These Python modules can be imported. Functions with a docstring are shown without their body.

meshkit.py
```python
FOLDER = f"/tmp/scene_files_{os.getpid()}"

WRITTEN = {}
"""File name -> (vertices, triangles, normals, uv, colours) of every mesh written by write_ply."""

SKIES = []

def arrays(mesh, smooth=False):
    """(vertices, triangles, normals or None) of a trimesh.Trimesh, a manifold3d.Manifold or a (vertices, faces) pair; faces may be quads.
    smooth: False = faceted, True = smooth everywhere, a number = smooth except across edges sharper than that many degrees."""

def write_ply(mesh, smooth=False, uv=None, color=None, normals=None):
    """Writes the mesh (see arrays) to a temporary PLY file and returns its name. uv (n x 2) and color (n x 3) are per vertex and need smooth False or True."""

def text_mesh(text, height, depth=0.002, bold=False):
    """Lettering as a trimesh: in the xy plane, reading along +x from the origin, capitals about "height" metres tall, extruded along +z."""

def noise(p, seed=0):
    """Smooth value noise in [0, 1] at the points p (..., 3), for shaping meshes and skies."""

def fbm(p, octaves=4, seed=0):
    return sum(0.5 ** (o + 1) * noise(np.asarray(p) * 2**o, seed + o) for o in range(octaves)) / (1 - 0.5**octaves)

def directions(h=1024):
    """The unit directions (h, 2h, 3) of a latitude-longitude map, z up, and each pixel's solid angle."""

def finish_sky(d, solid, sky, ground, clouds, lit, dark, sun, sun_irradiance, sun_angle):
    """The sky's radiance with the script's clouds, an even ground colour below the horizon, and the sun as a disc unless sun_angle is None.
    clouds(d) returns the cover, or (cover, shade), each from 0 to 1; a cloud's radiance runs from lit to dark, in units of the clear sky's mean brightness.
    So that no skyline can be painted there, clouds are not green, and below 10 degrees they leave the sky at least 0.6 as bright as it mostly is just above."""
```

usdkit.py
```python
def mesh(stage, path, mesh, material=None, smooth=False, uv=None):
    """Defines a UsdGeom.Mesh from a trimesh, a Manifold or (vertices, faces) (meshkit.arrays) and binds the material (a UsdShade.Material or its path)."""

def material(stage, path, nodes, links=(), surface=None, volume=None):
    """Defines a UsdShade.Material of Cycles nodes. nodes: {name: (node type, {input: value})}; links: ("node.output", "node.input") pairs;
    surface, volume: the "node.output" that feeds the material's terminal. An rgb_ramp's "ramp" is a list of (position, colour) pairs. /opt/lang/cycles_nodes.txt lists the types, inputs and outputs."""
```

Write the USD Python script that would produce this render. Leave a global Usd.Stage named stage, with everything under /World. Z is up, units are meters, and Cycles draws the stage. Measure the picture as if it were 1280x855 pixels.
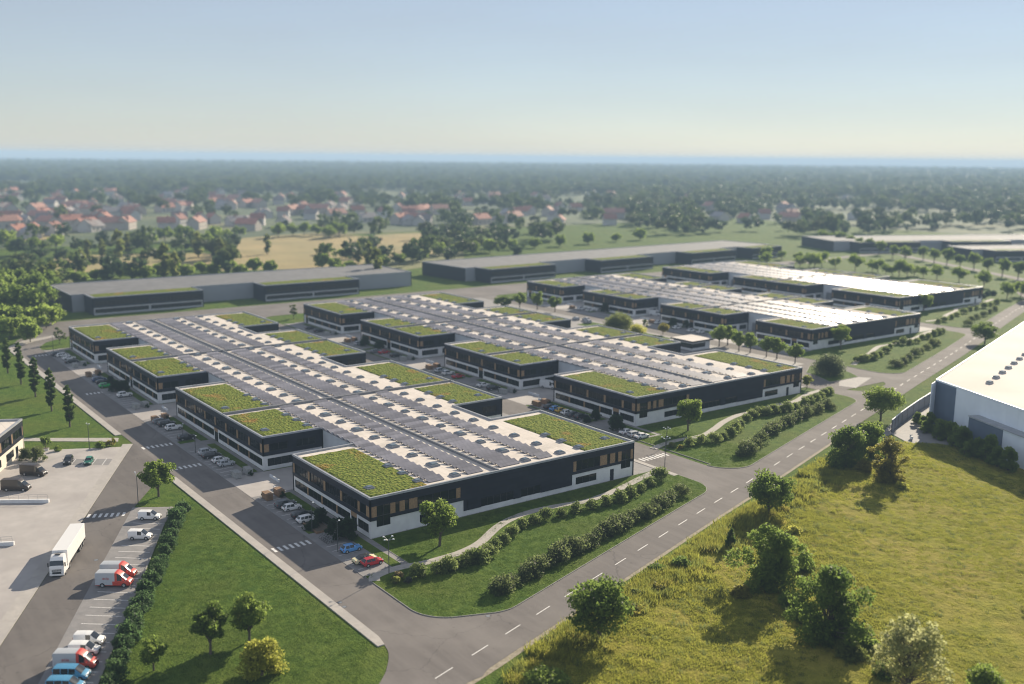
import math, re, numpy as np, trimesh, usdkit, meshkit
from pxr import Usd, UsdGeom, UsdLux, UsdShade, Gf, Sdf, Vt
from shapely.geometry import Polygon, LineString, Point, box as sbox
from shapely.ops import unary_union

stage = Usd.Stage.CreateInMemory()
UsdGeom.SetStageUpAxis(stage, 'Z')
UsdGeom.Xform.Define(stage, '/World'); UsdGeom.Scope.Define(stage, '/World/Looks')

# ---------------------------------------------------------------- camera, sky, sun, exposure
CAM = np.array([165.76, -88.73, 74.0])
PITCH, ROLL, YAW, FPX = math.radians(10.46849), math.radians(0.527594), math.radians(53.45188), 1250.15
EXPOSURE = 0.76
cyw, syw, cpt, spt = math.cos(YAW), math.sin(YAW), math.cos(PITCH), math.sin(PITCH)
fwd = np.array([-syw*cpt, cyw*cpt, -spt]); rgt = np.array([cyw, syw, 0.]); upv = np.cross(rgt, fwd)
r2 = math.cos(ROLL)*rgt + math.sin(ROLL)*upv; u2 = -math.sin(ROLL)*rgt + math.cos(ROLL)*upv
cam = UsdGeom.Camera.Define(stage, '/World/camera')
cam.AddTransformOp().Set(Gf.Matrix4d(*[float(x) for x in (*r2, 0, *u2, 0, *(-fwd), 0, *CAM, 1)]))
cam.CreateHorizontalApertureAttr(36.0); cam.CreateFocalLengthAttr(36.0*FPX/1280.0)
cam.CreateClippingRangeAttr((1.0, 60000.0)); cam.CreateExposureAttr(EXPOSURE)
cam.CreateFStopAttr(0.047); cam.CreateFocusDistanceAttr(205.0)

SUN = np.array([-0.352, 0.839, 0.4146]); SUN /= np.linalg.norm(SUN)
EL, ROT = math.asin(SUN[2]), math.atan2(SUN[0], SUN[1])
sky_m = usdkit.material(stage, '/World/Looks/sky_light', {
    's': ('sky_texture', {'sky_type': 'single_scattering', 'sun_disc': False, 'sun_elevation': EL, 'sun_rotation': ROT,
                          'altitude': 100.0, 'air_density': 1.0, 'aerosol_density': 0.02, 'ozone_density': 2.0}),
    'tc': ('texture_coordinate', {}), 'mp': ('mapping', {'scale': (1.2, 1.2, 9.)}), 'n': ('noise_texture', {'scale': 1.3, 'detail': 4., 'roughness': .5}), 'mr': ('map_range', {'from_min': .35, 'from_max': .7, 'to_min': .66, 'to_max': .74, 'clamp': True}),
    'v': ('mix_color', {'b': (2.9, 2.87, 2.84)}), 'wb': ('mix_color', {'blend_type': 'multiply', 'fac': 1., 'b': (.955, .985, 1.065), 'use_clamp': False}), 'b': ('background_shader', {'strength': 0.09})}, [('tc.generated', 'mp.vector'), ('mp.vector', 'n.vector'), ('n.fac', 'mr.value'), ('mr.result', 'v.fac'), ('s.color', 'v.a'), ('v.result', 'wb.a'), ('wb.result', 'b.color')], surface='b.background')  # a thin pale cloud veil over the clear sky
sky = UsdLux.DomeLight.Define(stage, '/World/sky')
UsdShade.MaterialBindingAPI.Apply(sky.GetPrim()).Bind(sky_m)
sky.GetPrim().SetCustomDataByKey('kind', 'structure')
sun = UsdLux.DistantLight.Define(stage, '/World/sun')
sun.CreateNormalizeAttr(True); sun.CreateIntensityAttr(1.25); sun.CreateAngleAttr(0.5); sun.CreateColorAttr(Gf.Vec3f(1.0, 0.87, 0.68))
zax = SUN; xax = np.cross([0, 0, 1.], zax); xax /= np.linalg.norm(xax); yax = np.cross(zax, xax)
sun.AddTransformOp().Set(Gf.Matrix4d(*[float(v) for v in (*xax, 0, *yax, 0, *zax, 0, 0, 0, 300, 1)]))

# ---------------------------------------------------------------- helpers
rng = np.random.default_rng(7)
used = {}
def path_for(name, parent=None):
    base = (parent.GetPath().pathString if parent is not None else '/World') + '/' + name
    n = used.get(base, 0); used[base] = n + 1
    return base if n == 0 else '%s_%03d' % (base, n)
def tag(p, label=None, cat=None, group=None, kind=None):
    for k, v in (('label', label), ('category', cat), ('group', group), ('kind', kind)):
        if v: p.SetCustomDataByKey(k, v)
    return p
def thing(name, label, cat, loc=(0, 0, 0), rz=0., group=None, sc=None):
    x = UsdGeom.Xform.Define(stage, path_for(name))
    x.AddTranslateOp().Set(Gf.Vec3d(*map(float, loc))); x.AddRotateZOp().Set(float(math.degrees(rz)))
    if sc is not None: x.AddScaleOp().Set(Gf.Vec3f(*map(float, sc)))
    return tag(x.GetPrim(), label, cat, group)
def copy(root, loc, rz=0., sc=None, label=None, group=None, cat=None, name=None):
    was = root.GetCustomData()
    r = thing(name or re.sub(r'_\d{3}$', '', root.GetName()), label or was['label'], cat or was['category'], loc, rz, group or was.get('group'), sc)
    r.GetReferences().AddInternalReference(root.GetPath()); r.SetInstanceable(True)
    return r
def obj(name, mb, mat, parent=None, smooth=False, label=None, kind=None):
    g = mb.get() if isinstance(mb, MB) else mb
    m = usdkit.mesh(stage, path_for(name, parent), g, mat, smooth=smooth)
    return tag(m.GetPrim(), label, kind=kind)
def struct(name, mb, mat, parent=None, smooth=False):
    return obj(name, mb, mat, parent, smooth, kind='structure' if parent is None else None)
class MB:
    def __init__(s): s.v = []; s.f = []; s.n = 0
    def add(s, v, f):
        v = np.asarray(v, float); f = np.asarray(f, int)
        if f.shape[1] == 4: f = np.vstack([f[:, [0, 1, 2]], f[:, [0, 2, 3]]])
        s.v.append(v); s.f.append(f + s.n); s.n += len(v); return s
    def box(s, x0, y0, z0, x1, y1, z1, M=None):
        v = np.array([[x, y, z] for z in (z0, z1) for x, y in ((x0, y0), (x1, y0), (x1, y1), (x0, y1))], float)
        if M is not None:
            v = v @ M[0].T + M[1]
            if np.linalg.det(M[0]) < 0: return s.add(v, [[0, 1, 2, 3], [7, 6, 5, 4], [4, 5, 1, 0], [5, 6, 2, 1], [6, 7, 3, 2], [7, 4, 0, 3]])
        return s.add(v, [[3, 2, 1, 0], [4, 5, 6, 7], [0, 1, 5, 4], [1, 2, 6, 5], [2, 3, 7, 6], [3, 0, 4, 7]])
    def tri(s, t, off=(0, 0, 0)):
        return s.add(np.asarray(t.vertices) + np.asarray(off), t.faces)
    def prism(s, poly, z0, z1):
        if poly.is_empty: return s
        for g in getattr(poly, 'geoms', [poly]):
            if g.area < 1e-4: continue
            t = trimesh.creation.extrude_polygon(g, z1 - z0, engine='earcut'); s.tri(t, (0, 0, z0))
        return s
    def cyl(s, p, q, r0, r1=None, n=8):
        r1 = r0 if r1 is None else r1; p = np.asarray(p, float); q = np.asarray(q, float); d = q - p; d /= np.linalg.norm(d)
        a = np.cross(d, [1, 0, 0] if abs(d[0]) < .8 else [0, 1, 0]); a /= np.linalg.norm(a); b = np.cross(d, a)
        t = np.arange(n) / n * 2 * np.pi; ring = np.cos(t)[:, None] * a + np.sin(t)[:, None] * b
        i = np.arange(n); j = (i + 1) % n
        s.add(np.vstack([p + ring * r0, q + ring * r1]), np.stack([i, j, j + n, i + n], 1))
        s.add(np.vstack([p + ring * r0, [p]]), np.stack([j, i, np.full(n, n)], 1))
        return s.add(np.vstack([q + ring * r1, [q]]), np.stack([i, j, np.full(n, n)], 1))
    def get(s): return (np.vstack(s.v), np.vstack(s.f))
    def T(s): v, f = s.get(); return trimesh.Trimesh(v, f, process=False)

# ---------------------------------------------------------------- materials
def mat(name, c1, c2=None, scale=1., rough=.7, bump=0., bscale=None, spec=.5, detail=3., stops=None, metallic=0., coat=0., lo=.35, hi=.65, c3=None, s3=.05, bdist=.1, f3=.5):
    """Principled with a two-colour noise over world position, an optional broad third tint and bump."""
    nodes = {'g': ('geometry', {}), 'p': ('principled_bsdf', {'roughness': rough, 'metallic': metallic, 'specular_ior_level': spec, 'coat_weight': coat, 'coat_roughness': .15})}
    links = []
    if c2 is None: nodes['p'][1]['base_color'] = c1
    else:
        nodes['n'] = ('noise_texture', {'scale': scale, 'detail': detail, 'roughness': .6})
        nodes['r'] = ('rgb_ramp', {'ramp': stops or [(lo, c1), (hi, c2)]})
        links += [('g.position', 'n.vector'), ('n.fac', 'r.fac')]
        last = 'r.color'
        if c3 is not None:
            nodes['n3'] = ('noise_texture', {'scale': s3, 'detail': 3., 'roughness': .55})
            nodes['r3'] = ('map_range', {'from_min': .42, 'from_max': .68, 'to_min': 0., 'to_max': f3, 'clamp': True})
            nodes['m3'] = ('mix_color', {'b': c3})
            links += [('g.position', 'n3.vector'), ('n3.fac', 'r3.value'), ('r3.result', 'm3.fac'), (last, 'm3.a')]; last = 'm3.result'
        links.append((last, 'p.base_color'))
    if bump:
        nodes['bn'] = ('noise_texture', {'scale': bscale or scale, 'detail': 4., 'roughness': .65})
        nodes['b'] = ('bump', {'strength': bump, 'distance': bdist})
        links += [('g.position', 'bn.vector'), ('bn.fac', 'b.height'), ('b.normal', 'p.normal')]
    return usdkit.material(stage, '/World/Looks/' + name, nodes, links, surface='p.BSDF')
def leafmat(name, ca, cb, cc, trans=.62):
    nodes = {'g': ('geometry', {}), 'o': ('object_info', {}), 'r': ('rgb_ramp', {'ramp': [(0, ca), (.5, cb), (1, cc)]}),
             'm': ('math', {'math_type': 'multiply_add', 'value2': .35, 'value3': -.17}), 'a': ('math', {'math_type': 'add', 'use_clamp': True}),
             'd': ('principled_bsdf', {'roughness': .55, 'specular_ior_level': .25}), 't': ('translucent_bsdf', {}), 'x': ('mix_closure', {'fac': trans}),
             'hs': ('hsv', {'saturation': .88, 'value': 2.05})}
    links = [('o.random', 'm.value1'), ('g.random_per_island', 'a.value1'), ('m.value', 'a.value2'), ('a.value', 'r.fac'), ('r.color', 'd.base_color'),
             ('r.color', 'hs.color'), ('hs.color', 't.color'), ('d.BSDF', 'x.closure1'), ('t.BSDF', 'x.closure2')]
    return usdkit.material(stage, '/World/Looks/' + name, nodes, links, surface='x.closure')
K = {}
K['ground'] = mat('far_land', (.045, .075, .02), (.10, .115, .035), .012, .95, stops=[(.3, (.03, .055, .02)), (.52, (.06, .09, .025)), (.62, (.11, .12, .04)), (.75, (.18, .16, .06))])
K['lawn'] = mat('mown_lawn', (.05, .10, .013), (.10, .155, .022), .55, .9, .9, 2.2, .08, c3=(.115, .135, .025), s3=.06, bdist=.35, f3=.55)
K['field'] = mat('field_grass', (.055, .10, .018), (.10, .14, .03), .12, .9, .5, .8, .15, c3=(.13, .13, .04), s3=.02, bdist=.3)
K['meadow'] = mat('dry_meadow', (.17, .18, .02), (.27, .255, .035), .45, .95, 1., 1.6, .1, c3=(.31, .25, .06), s3=.07, bdist=.5, f3=.6)
def asphalt(name, c1, c2, c3, ang):
    return usdkit.material(stage, '/World/Looks/' + name, {'g': ('geometry', {}), 'mp': ('mapping', {'rotation': (0, 0, ang), 'scale': (.05, .55, 1.)}), 'n': ('noise_texture', {'scale': 1., 'detail': 4., 'roughness': .6}), 'r': ('rgb_ramp', {'ramp': [(.35, c1), (.65, c2)]}),
        'n2': ('noise_texture', {'scale': .07, 'detail': 4., 'roughness': .6}), 'r2': ('map_range', {'from_min': .45, 'from_max': .66, 'to_min': 0., 'to_max': .8, 'clamp': True}), 'm': ('mix_color', {'b': c3}),
        'v': ('voronoi_texture', {'scale': .045, 'feature': 'distance_to_edge', 'randomness': 1.}), 'nd': ('noise_texture', {'scale': .6, 'detail': 3.}), 'va': ('vector_math', {'math_type': 'multiply_add', 'vector2': (2.5, 2.5, 0)}), 'rv': ('map_range', {'from_min': 0., 'from_max': .0035, 'to_min': .45, 'to_max': 0., 'clamp': True}), 'm2': ('mix_color', {'b': (.05, .047, .045)}),
        'n3': ('noise_texture', {'scale': .9, 'detail': 2.}), 'r3': ('map_range', {'from_min': .68, 'from_max': .8, 'to_min': 0., 'to_max': .5, 'clamp': True}), 'm3': ('mix_color', {'b': (.06, .055, .052)}),
        'bn': ('noise_texture', {'scale': 6., 'detail': 3.}), 'b': ('bump', {'strength': .12, 'distance': .05}), 'p': ('principled_bsdf', {'roughness': .9, 'specular_ior_level': .15})},
        [('g.position', 'mp.vector'), ('mp.vector', 'n.vector'), ('n.fac', 'r.fac'), ('g.position', 'n2.vector'), ('n2.fac', 'r2.value'), ('r2.result', 'm.fac'), ('r.color', 'm.a'),
         ('g.position', 'nd.vector'), ('nd.color', 'va.vector1'), ('g.position', 'va.vector3'), ('va.vector', 'v.vector'), ('v.distance', 'rv.value'), ('rv.result', 'm2.fac'), ('m.result', 'm2.a'),
         ('g.position', 'n3.vector'), ('n3.fac', 'r3.value'), ('r3.result', 'm3.fac'), ('m2.result', 'm3.a'), ('m3.result', 'p.base_color'), ('g.position', 'bn.vector'), ('bn.fac', 'b.height'), ('b.normal', 'p.normal')], surface='p.BSDF')
K['asphalt'] = asphalt('road_asphalt', (.15, .137, .13), (.18, .165, .156), (.215, .198, .186), 0.)
K['side_asphalt'] = asphalt('side_road_asphalt', (.125, .114, .108), (.152, .138, .13), (.18, .165, .154), -.452)
K['paving'] = mat('parking_paving', (.19, .185, .185), (.235, .225, .222), .6, .8, .2, 4., c3=(.27, .255, .245), s3=.15, f3=.5)
K['concrete'] = mat('yard_concrete', (.38, .355, .335), (.44, .41, .385), .25, .85, .1, 3., c3=(.31, .285, .27), s3=.09, f3=.7)
K['walk'] = mat('pavement_concrete', (.36, .335, .31), (.43, .40, .365), .8, .85, .15, 3., c3=(.30, .285, .27), s3=.2)
K['path'] = mat('footpath_gravel', (.34, .32, .29), (.42, .39, .35), 1., .9, .15, 5.)
K['marking'] = mat('white_marking', (.62, .61, .59), (.72, .71, .69), 3., .7)
K['kerb'] = mat('kerb_stone', (.2, .195, .18), (.27, .26, .24), 2., .8)
K['dark'] = usdkit.material(stage, '/World/Looks/dark_cladding', {'g': ('geometry', {}), 's': ('separate_xyz', {}), 'a': ('math', {'math_type': 'add'}), 'c': ('combine_xyz', {}), 'br': ('brick_texture', {'scale': 1., 'offset': .5, 'mortar_size': .022, 'brick_width': 3.0, 'row_height': 1.18, 'color1': (.011, .013, .021), 'color2': (.018, .021, .031), 'mortar': (.004, .004, .006)}),
    'p': ('principled_bsdf', {'roughness': .5, 'specular_ior_level': .18})}, [('g.position', 's.vector'), ('s.x', 'a.value1'), ('s.y', 'a.value2'), ('a.value', 'c.x'), ('s.z', 'c.y'), ('c.vector', 'br.vector'), ('br.color', 'p.base_color')], surface='p.BSDF')
K['white'] = mat('white_render', (.60, .60, .60), (.68, .68, .67), .5, .8)
K['cream'] = mat('cream_render', (.62, .57, .47), (.68, .63, .53), .5, .8)
K['court'] = mat('court_wall', (.48, .5, .52), (.54, .56, .58), .4, .7)
K['wood'] = mat('larch_panel', (.21, .13, .068), (.30, .19, .10), 3., .6)
K['glass'] = usdkit.material(stage, '/World/Looks/window_glass', {'p': ('principled_bsdf', {'base_color': (.006, .008, .009), 'roughness': .04, 'specular_ior_level': .6}),
    't': ('transparent_bsdf', {'color': (.55, .6, .6)}), 'm': ('mix_closure', {'fac': .35})}, [('p.BSDF', 'm.closure1'), ('t.BSDF', 'm.closure2')], surface='m.closure')
K['frame'] = mat('window_frame', (.03, .032, .036), rough=.4)
K['inside'] = mat('dark_interior', (.03, .028, .025), (.09, .08, .07), .6, .9)
K['roof'] = mat('roof_membrane', (.60, .565, .52), (.67, .63, .58), .25, .8, .1, 2., c3=(.52, .485, .445), s3=.08, f3=.6)
K['roof'] = usdkit.material(stage, '/World/Looks/roof_sheet', {'g': ('geometry', {}), 'br': ('brick_texture', {'scale': 1., 'offset': .35, 'mortar_size': .045, 'brick_width': 12., 'row_height': 1.9, 'color1': (.63, .575, .515), 'color2': (.68, .625, .565), 'mortar': (.50, .455, .405)}),
    'n': ('noise_texture', {'scale': .16, 'detail': 5., 'roughness': .65}), 'r': ('map_range', {'from_min': .5, 'from_max': .72, 'to_min': 0., 'to_max': .75, 'clamp': True}), 'm': ('mix_color', {'b': (.44, .405, .36)}), 'p': ('principled_bsdf', {'roughness': .9, 'specular_ior_level': .08})},
    [('g.position', 'br.vector'), ('g.position', 'n.vector'), ('n.fac', 'r.value'), ('r.result', 'm.fac'), ('br.color', 'm.a'), ('m.result', 'p.base_color')], surface='p.BSDF')
K['coping'] = mat('coping_metal', (.30, .31, .33), (.36, .37, .39), .5, .45, metallic=.2)
K['joint'] = mat('fire_wall_cap', (.15, .155, .165), (.2, .2, .21), .6, .6)
K['skycurb'] = mat('skylight_curb', (.20, .205, .22), rough=.5)
K['skydome'] = mat('skylight_dome', (.10, .125, .14), rough=.12, spec=.6)
K['solar'] = usdkit.material(stage, '/World/Looks/solar_glass', {'g': ('texture_coordinate', {}), 'o': ('geometry', {}), 'sx': ('separate_xyz', {}), 'fl': ('math', {'math_type': 'divide', 'value2': 2.6}), 'ff': ('math', {'math_type': 'floor'}), 'wn': ('white_noise_texture', {'dimensions': '1D'}),
    'br': ('brick_texture', {'scale': 1., 'offset': 0., 'mortar_size': .035, 'brick_width': 1.05, 'row_height': 1.3, 'color1': (.205, .20, .228), 'color2': (.245, .238, .265), 'mortar': (.10, .10, .115)}), 'mp': ('mapping', {'rotation': (0, 0, math.pi/2)}),
    'mr': ('map_range', {'to_min': .72, 'to_max': 1.28}), 'mu': ('mix_color', {'blend_type': 'multiply', 'fac': 1.}), 'cc': ('combine_xyz', {}), 'p': ('principled_bsdf', {'roughness': .34, 'specular_ior_level': .22})},
    [('g.object', 'mp.vector'), ('mp.vector', 'br.vector'), ('g.object', 'sx.vector'), ('sx.x', 'fl.value1'), ('fl.value', 'ff.value1'), ('ff.value', 'wn.w'), ('wn.value', 'mr.value'), ('mr.result', 'cc.x'), ('mr.result', 'cc.y'), ('mr.result', 'cc.z'),
     ('br.color', 'mu.a'), ('cc.vector', 'mu.b'), ('mu.result', 'p.base_color')], surface='p.BSDF')
K['rack'] = mat('panel_rack', (.06, .06, .07), rough=.6)
def greenroof_mat():
    nodes = {'g': ('geometry', {}), 'n': ('noise_texture', {'scale': 1.1, 'detail': 5., 'roughness': .7}), 'n2': ('noise_texture', {'scale': .11, 'detail': 3., 'roughness': .6}),
             'v': ('voronoi_texture', {'scale': 1.6}), 'r': ('rgb_ramp', {'ramp': [(.28, (.035, .055, .008)), (.42, (.095, .135, .018)), (.56, (.16, .19, .03)), (.7, (.24, .22, .05)), (.82, (.30, .23, .08))]}),
             'r2': ('rgb_ramp', {'ramp': [(.56, (0, 0, 0)), (.7, (1.2, 1.2, 1.2))]}), 'rr': ('rgb_ramp', {'ramp': [(.3, (.15, .17, .02)), (.5, (.33, .16, .05)), (.65, (.38, .10, .035)), (.8, (.36, .26, .03))]}),
             'bw': ('rgb_to_bw', {}), 'm': ('mix_color', {}), 'b': ('bump', {'strength': 1., 'distance': .35}), 'p': ('principled_bsdf', {'roughness': .95, 'specular_ior_level': .1}),
             'mv': ('math', {'math_type': 'multiply'}), 'ad': ('math', {'math_type': 'add'})}
    links = [('g.position', 'n.vector'), ('g.position', 'n2.vector'), ('g.position', 'v.vector'), ('n.fac', 'r.fac'), ('n2.fac', 'r2.fac'), ('r2.color', 'bw.color'), ('n.fac', 'rr.fac'),
             ('bw.val', 'mv.value1'), ('n.fac', 'mv.value2'), ('mv.value', 'm.fac'), ('r.color', 'm.a'), ('rr.color', 'm.b'), ('m.result', 'p.base_color'),
             ('n.fac', 'ad.value1'), ('v.distance', 'ad.value2'), ('ad.value', 'b.height'), ('b.normal', 'p.normal')]
    return usdkit.material(stage, '/World/Looks/sedum_roof', nodes, links, surface='p.BSDF')
K['sedum'] = greenroof_mat()
K['bark'] = mat('bark', (.07, .055, .04), (.12, .095, .07), 4., .9)
K['steel'] = mat('galvanised_steel', (.28, .29, .3), rough=.45, metallic=.6)
K['poleblack'] = mat('dark_pole', (.05, .055, .055), rough=.5)
K['tyre'] = mat('tyre_rubber', (.012, .012, .013), rough=.8)
K['rim'] = mat('wheel_rim', (.5, .5, .51), rough=.35, metallic=.7)
K['carglass'] = mat('car_glass', (.012, .015, .018), rough=.06, spec=.8)
K['lampglass'] = mat('lamp_glass', (.65, .67, .68), rough=.15)
K['redlamp'] = mat('tail_lamp', (.35, .015, .012), rough=.2)
K['plastic'] = mat('black_plastic', (.015, .015, .016), rough=.6)
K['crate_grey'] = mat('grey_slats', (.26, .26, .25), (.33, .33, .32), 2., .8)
K['crate_wood'] = mat('brown_slats', (.17, .10, .055), (.24, .145, .08), 2., .8)
K['redpaint_logo'] = mat('red_lettering', (.42, .03, .025), rough=.5)
PAINT = {}
def paint(name, c, rough=.36):
    if name not in PAINT: PAINT[name] = mat('paint_' + name, c, rough=rough, coat=.15)
    return PAINT[name]
COL = dict(white=(.72, .72, .71), silver=(.42, .44, .46), grey=(.16, .17, .185), dark_grey=(.06, .065, .075), black=(.014, .014, .016), blue=(.10, .30, .62), navy=(.03, .06, .14), red=(.42, .02, .03),
           cream=(.66, .60, .38), green=(.02, .33, .08), teal=(.02, .17, .11), yellow=(.55, .36, .03), van_red=(.50, .055, .035), transit_blue=(.07, .25, .42), dark_blue=(.02, .035, .07), brown=(.035, .025, .02))
L_DARK = leafmat('leaf_dark', (0.101,0.150,0.019),(0.203,0.263,0.035),(0.385,0.431,0.071))
L_MID = leafmat('leaf_mid', (0.122,0.174,0.020),(0.245,0.313,0.042),(0.451,0.487,0.089))
L_HEDGE = leafmat('leaf_hedge', (0.110,0.146,0.037),(0.222,0.266,0.073),(0.445,0.446,0.161))
L_OLIVE = leafmat('leaf_olive', (0.084,0.108,0.034),(0.180,0.210,0.066),(0.348,0.348,0.144))
L_YELLOW = leafmat('leaf_yellow', (0.248,0.253,0.029),(0.472,0.460,0.078),(0.600,0.600,0.195))
L_LIGHT = leafmat('leaf_light', (0.119,0.143,0.028),(0.261,0.275,0.056),(0.475,0.440,0.150))
L_AUTUMN = leafmat('leaf_autumn', (.16,.15,.02),(.33,.28,.05),(.5,.4,.08))
L_CYPRESS = leafmat('leaf_poplar', (0.056,0.095,0.015),(0.112,0.155,0.026),(0.223,0.259,0.052))
K['meadow_blade'] = leafmat('meadow_blades', (.19, .20, .016), (.31, .29, .032), (.44, .38, .06), .5)
K['lawn_blade'] = leafmat('lawn_blades', (.06, .105, .009), (.10, .15, .016), (.16, .19, .025), .45)

# ---------------------------------------------------------------- the ground, roads, lawns
S = MB(); S.add([[-14500, -3500, -.3], [3500, -3500, -.3], [3500, 14500, -.3], [-14500, 14500, -.3]], [[0, 1, 2, 3]]); struct('ground', S, K['ground'])
def flat(poly, z):
    b = MB()
    for g in getattr(poly, 'geoms', [poly]):
        if g.area > .05:
            v, f = trimesh.creation.triangulate_polygon(g, engine='earcut'); b.add(np.c_[v, np.full(len(v), z)], f)
    return b
site = Polygon([(-700, -420), (420, -420), (420, 900), (-700, 900)])
struct('lawn', flat(site, -.06), K['lawn'])
RC = [(88, -129), (72, -79), (62, -47.5), (49.43, -8.04), (41.95, 15.64), (34.02, 40.75), (26.05, 66.12), (20.94, 82.9), (4.41, 135.07), (-3.83, 161.41), (-9.3, 178.93), (-20.98, 215.55), (-39.9, 277), (-51, 311), (-71, 370), (-85.5, 415), (-98, 456), (-116, 520), (-150, 640)]
R0 = LineString(RC).buffer(4.4, cap_style=2)
def strip(pts, w): return LineString(pts).buffer(w/2, cap_style=2, join_style=1)
R1 = Polygon([(-255, -18.5), (37, -18.5), (39.2, -19.0), (41.8, -19.6), (44.2, -21), (46.9, -23), (49.3, -25.4), (52, -29.5), (58, -36), (56, -12), (40, 0), (36.2, -9.6), (-248, -9.6), (-258, -5), (-268, 6), (-278, 12), (-282, -2), (-270, -13)])
R5 = strip([(-277, 4), (-277, 200), (-290, 420), (-310, 640)], 10)
R2 = sbox(-272, 79.3, 26, 90.4); R4 = sbox(-272, 182, -8, 190); R4b = sbox(-272, 212, -22, 222.3); R6 = sbox(-280, 327, -56, 338.6)
R7 = strip([(-90, 450), (-130, 505), (-150.7, 552.5), (-200, 582), (-279, 627), (-330, 680), (-390, 760)], 9)
R7b = strip([(-150.7, 552.5), (-60, 500), (60, 430), (160, 390)], 9)
R8 = strip([(-277, 4), (-300, -6), (-420, -30), (-640, -60)], 9)
RG = sbox(-308, 0, -290, 560)
fil = lambda p, r: p.buffer(r, join_style=1).buffer(-r, join_style=1)
roads = fil(unary_union([R0, R1, R2, R4, R4b.intersection(sbox(-400, 0, 0, 900)), R6, R5, R7, R7b, R8, RG]), 7.5)
V3_ = Polygon([(-47.6, 222.2), (-36.5, 222.8), (-32.9, 226.3), (-33.8, 240), (-44.3, 276.8), (-56, 309), (-63.5, 322), (-70.5, 326.6), (-90, 326.6), (-90, 222.2)])
plaza = sbox(-270, 189, -26, 213)
roads = unary_union([roads, plaza.intersection(sbox(-60, 180, 0, 222))])
d3 = np.array([.8995, -.4370]); n3 = np.array([.4370, .8995]); o3 = np.array([-19.8, -54.3])
def P3(s, t): q = o3 + d3*s + n3*t; return (float(q[0]), float(q[1]))
SIDE = Polygon([P3(-82, 0), P3(-78, 12), P3(-64, 12), P3(-48, 10.6), P3(-30, 8.6), P3(120, 9.2), P3(120, 0)])
roads_all = roads
struct('road', flat(roads_all, 0.0), K['asphalt'])
side = SIDE.difference(R1.buffer(.01))
struct('side_road', flat(side, 0.004), K['side_asphalt'])
def raised(name, poly, z, m, base=-.1): return struct(name, MB().prism(poly, base, z), m)
# kerb pavements along the front road
PV = Polygon([(-246, -18.5), (39, -18.6), (41.8, -19.7), (40.8, -20.4), (33.8, -20.3), (-92.8, -20.3), (-94.5, -19.5), (-96.5, -19.4), (-103.7, -20.3), (-244, -20.3)])
PV = PV.difference(Polygon([P3(-80, 1), P3(-80, 13), P3(-60, 12), P3(-60, 1)]).buffer(.5)) if False else PV
pav = raised('pavement', sbox(-246, -20.2, -104, -18.5).union(sbox(-60, -20.2, 39.5, -18.5).difference(roads)), .12, K['walk'])
raised('pavement', Polygon([(-262, -9), (-252, -18.5), (-246, -18.5), (-246, -20.2), (-254, -20), (-266, -12), (-273, 2), (-271, 4)]), .12, K['walk'])
PAVE_LATER = True
raised('pavement', sbox(-20, 77.9, 6.0, 79.3), .12, K['walk'])
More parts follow.
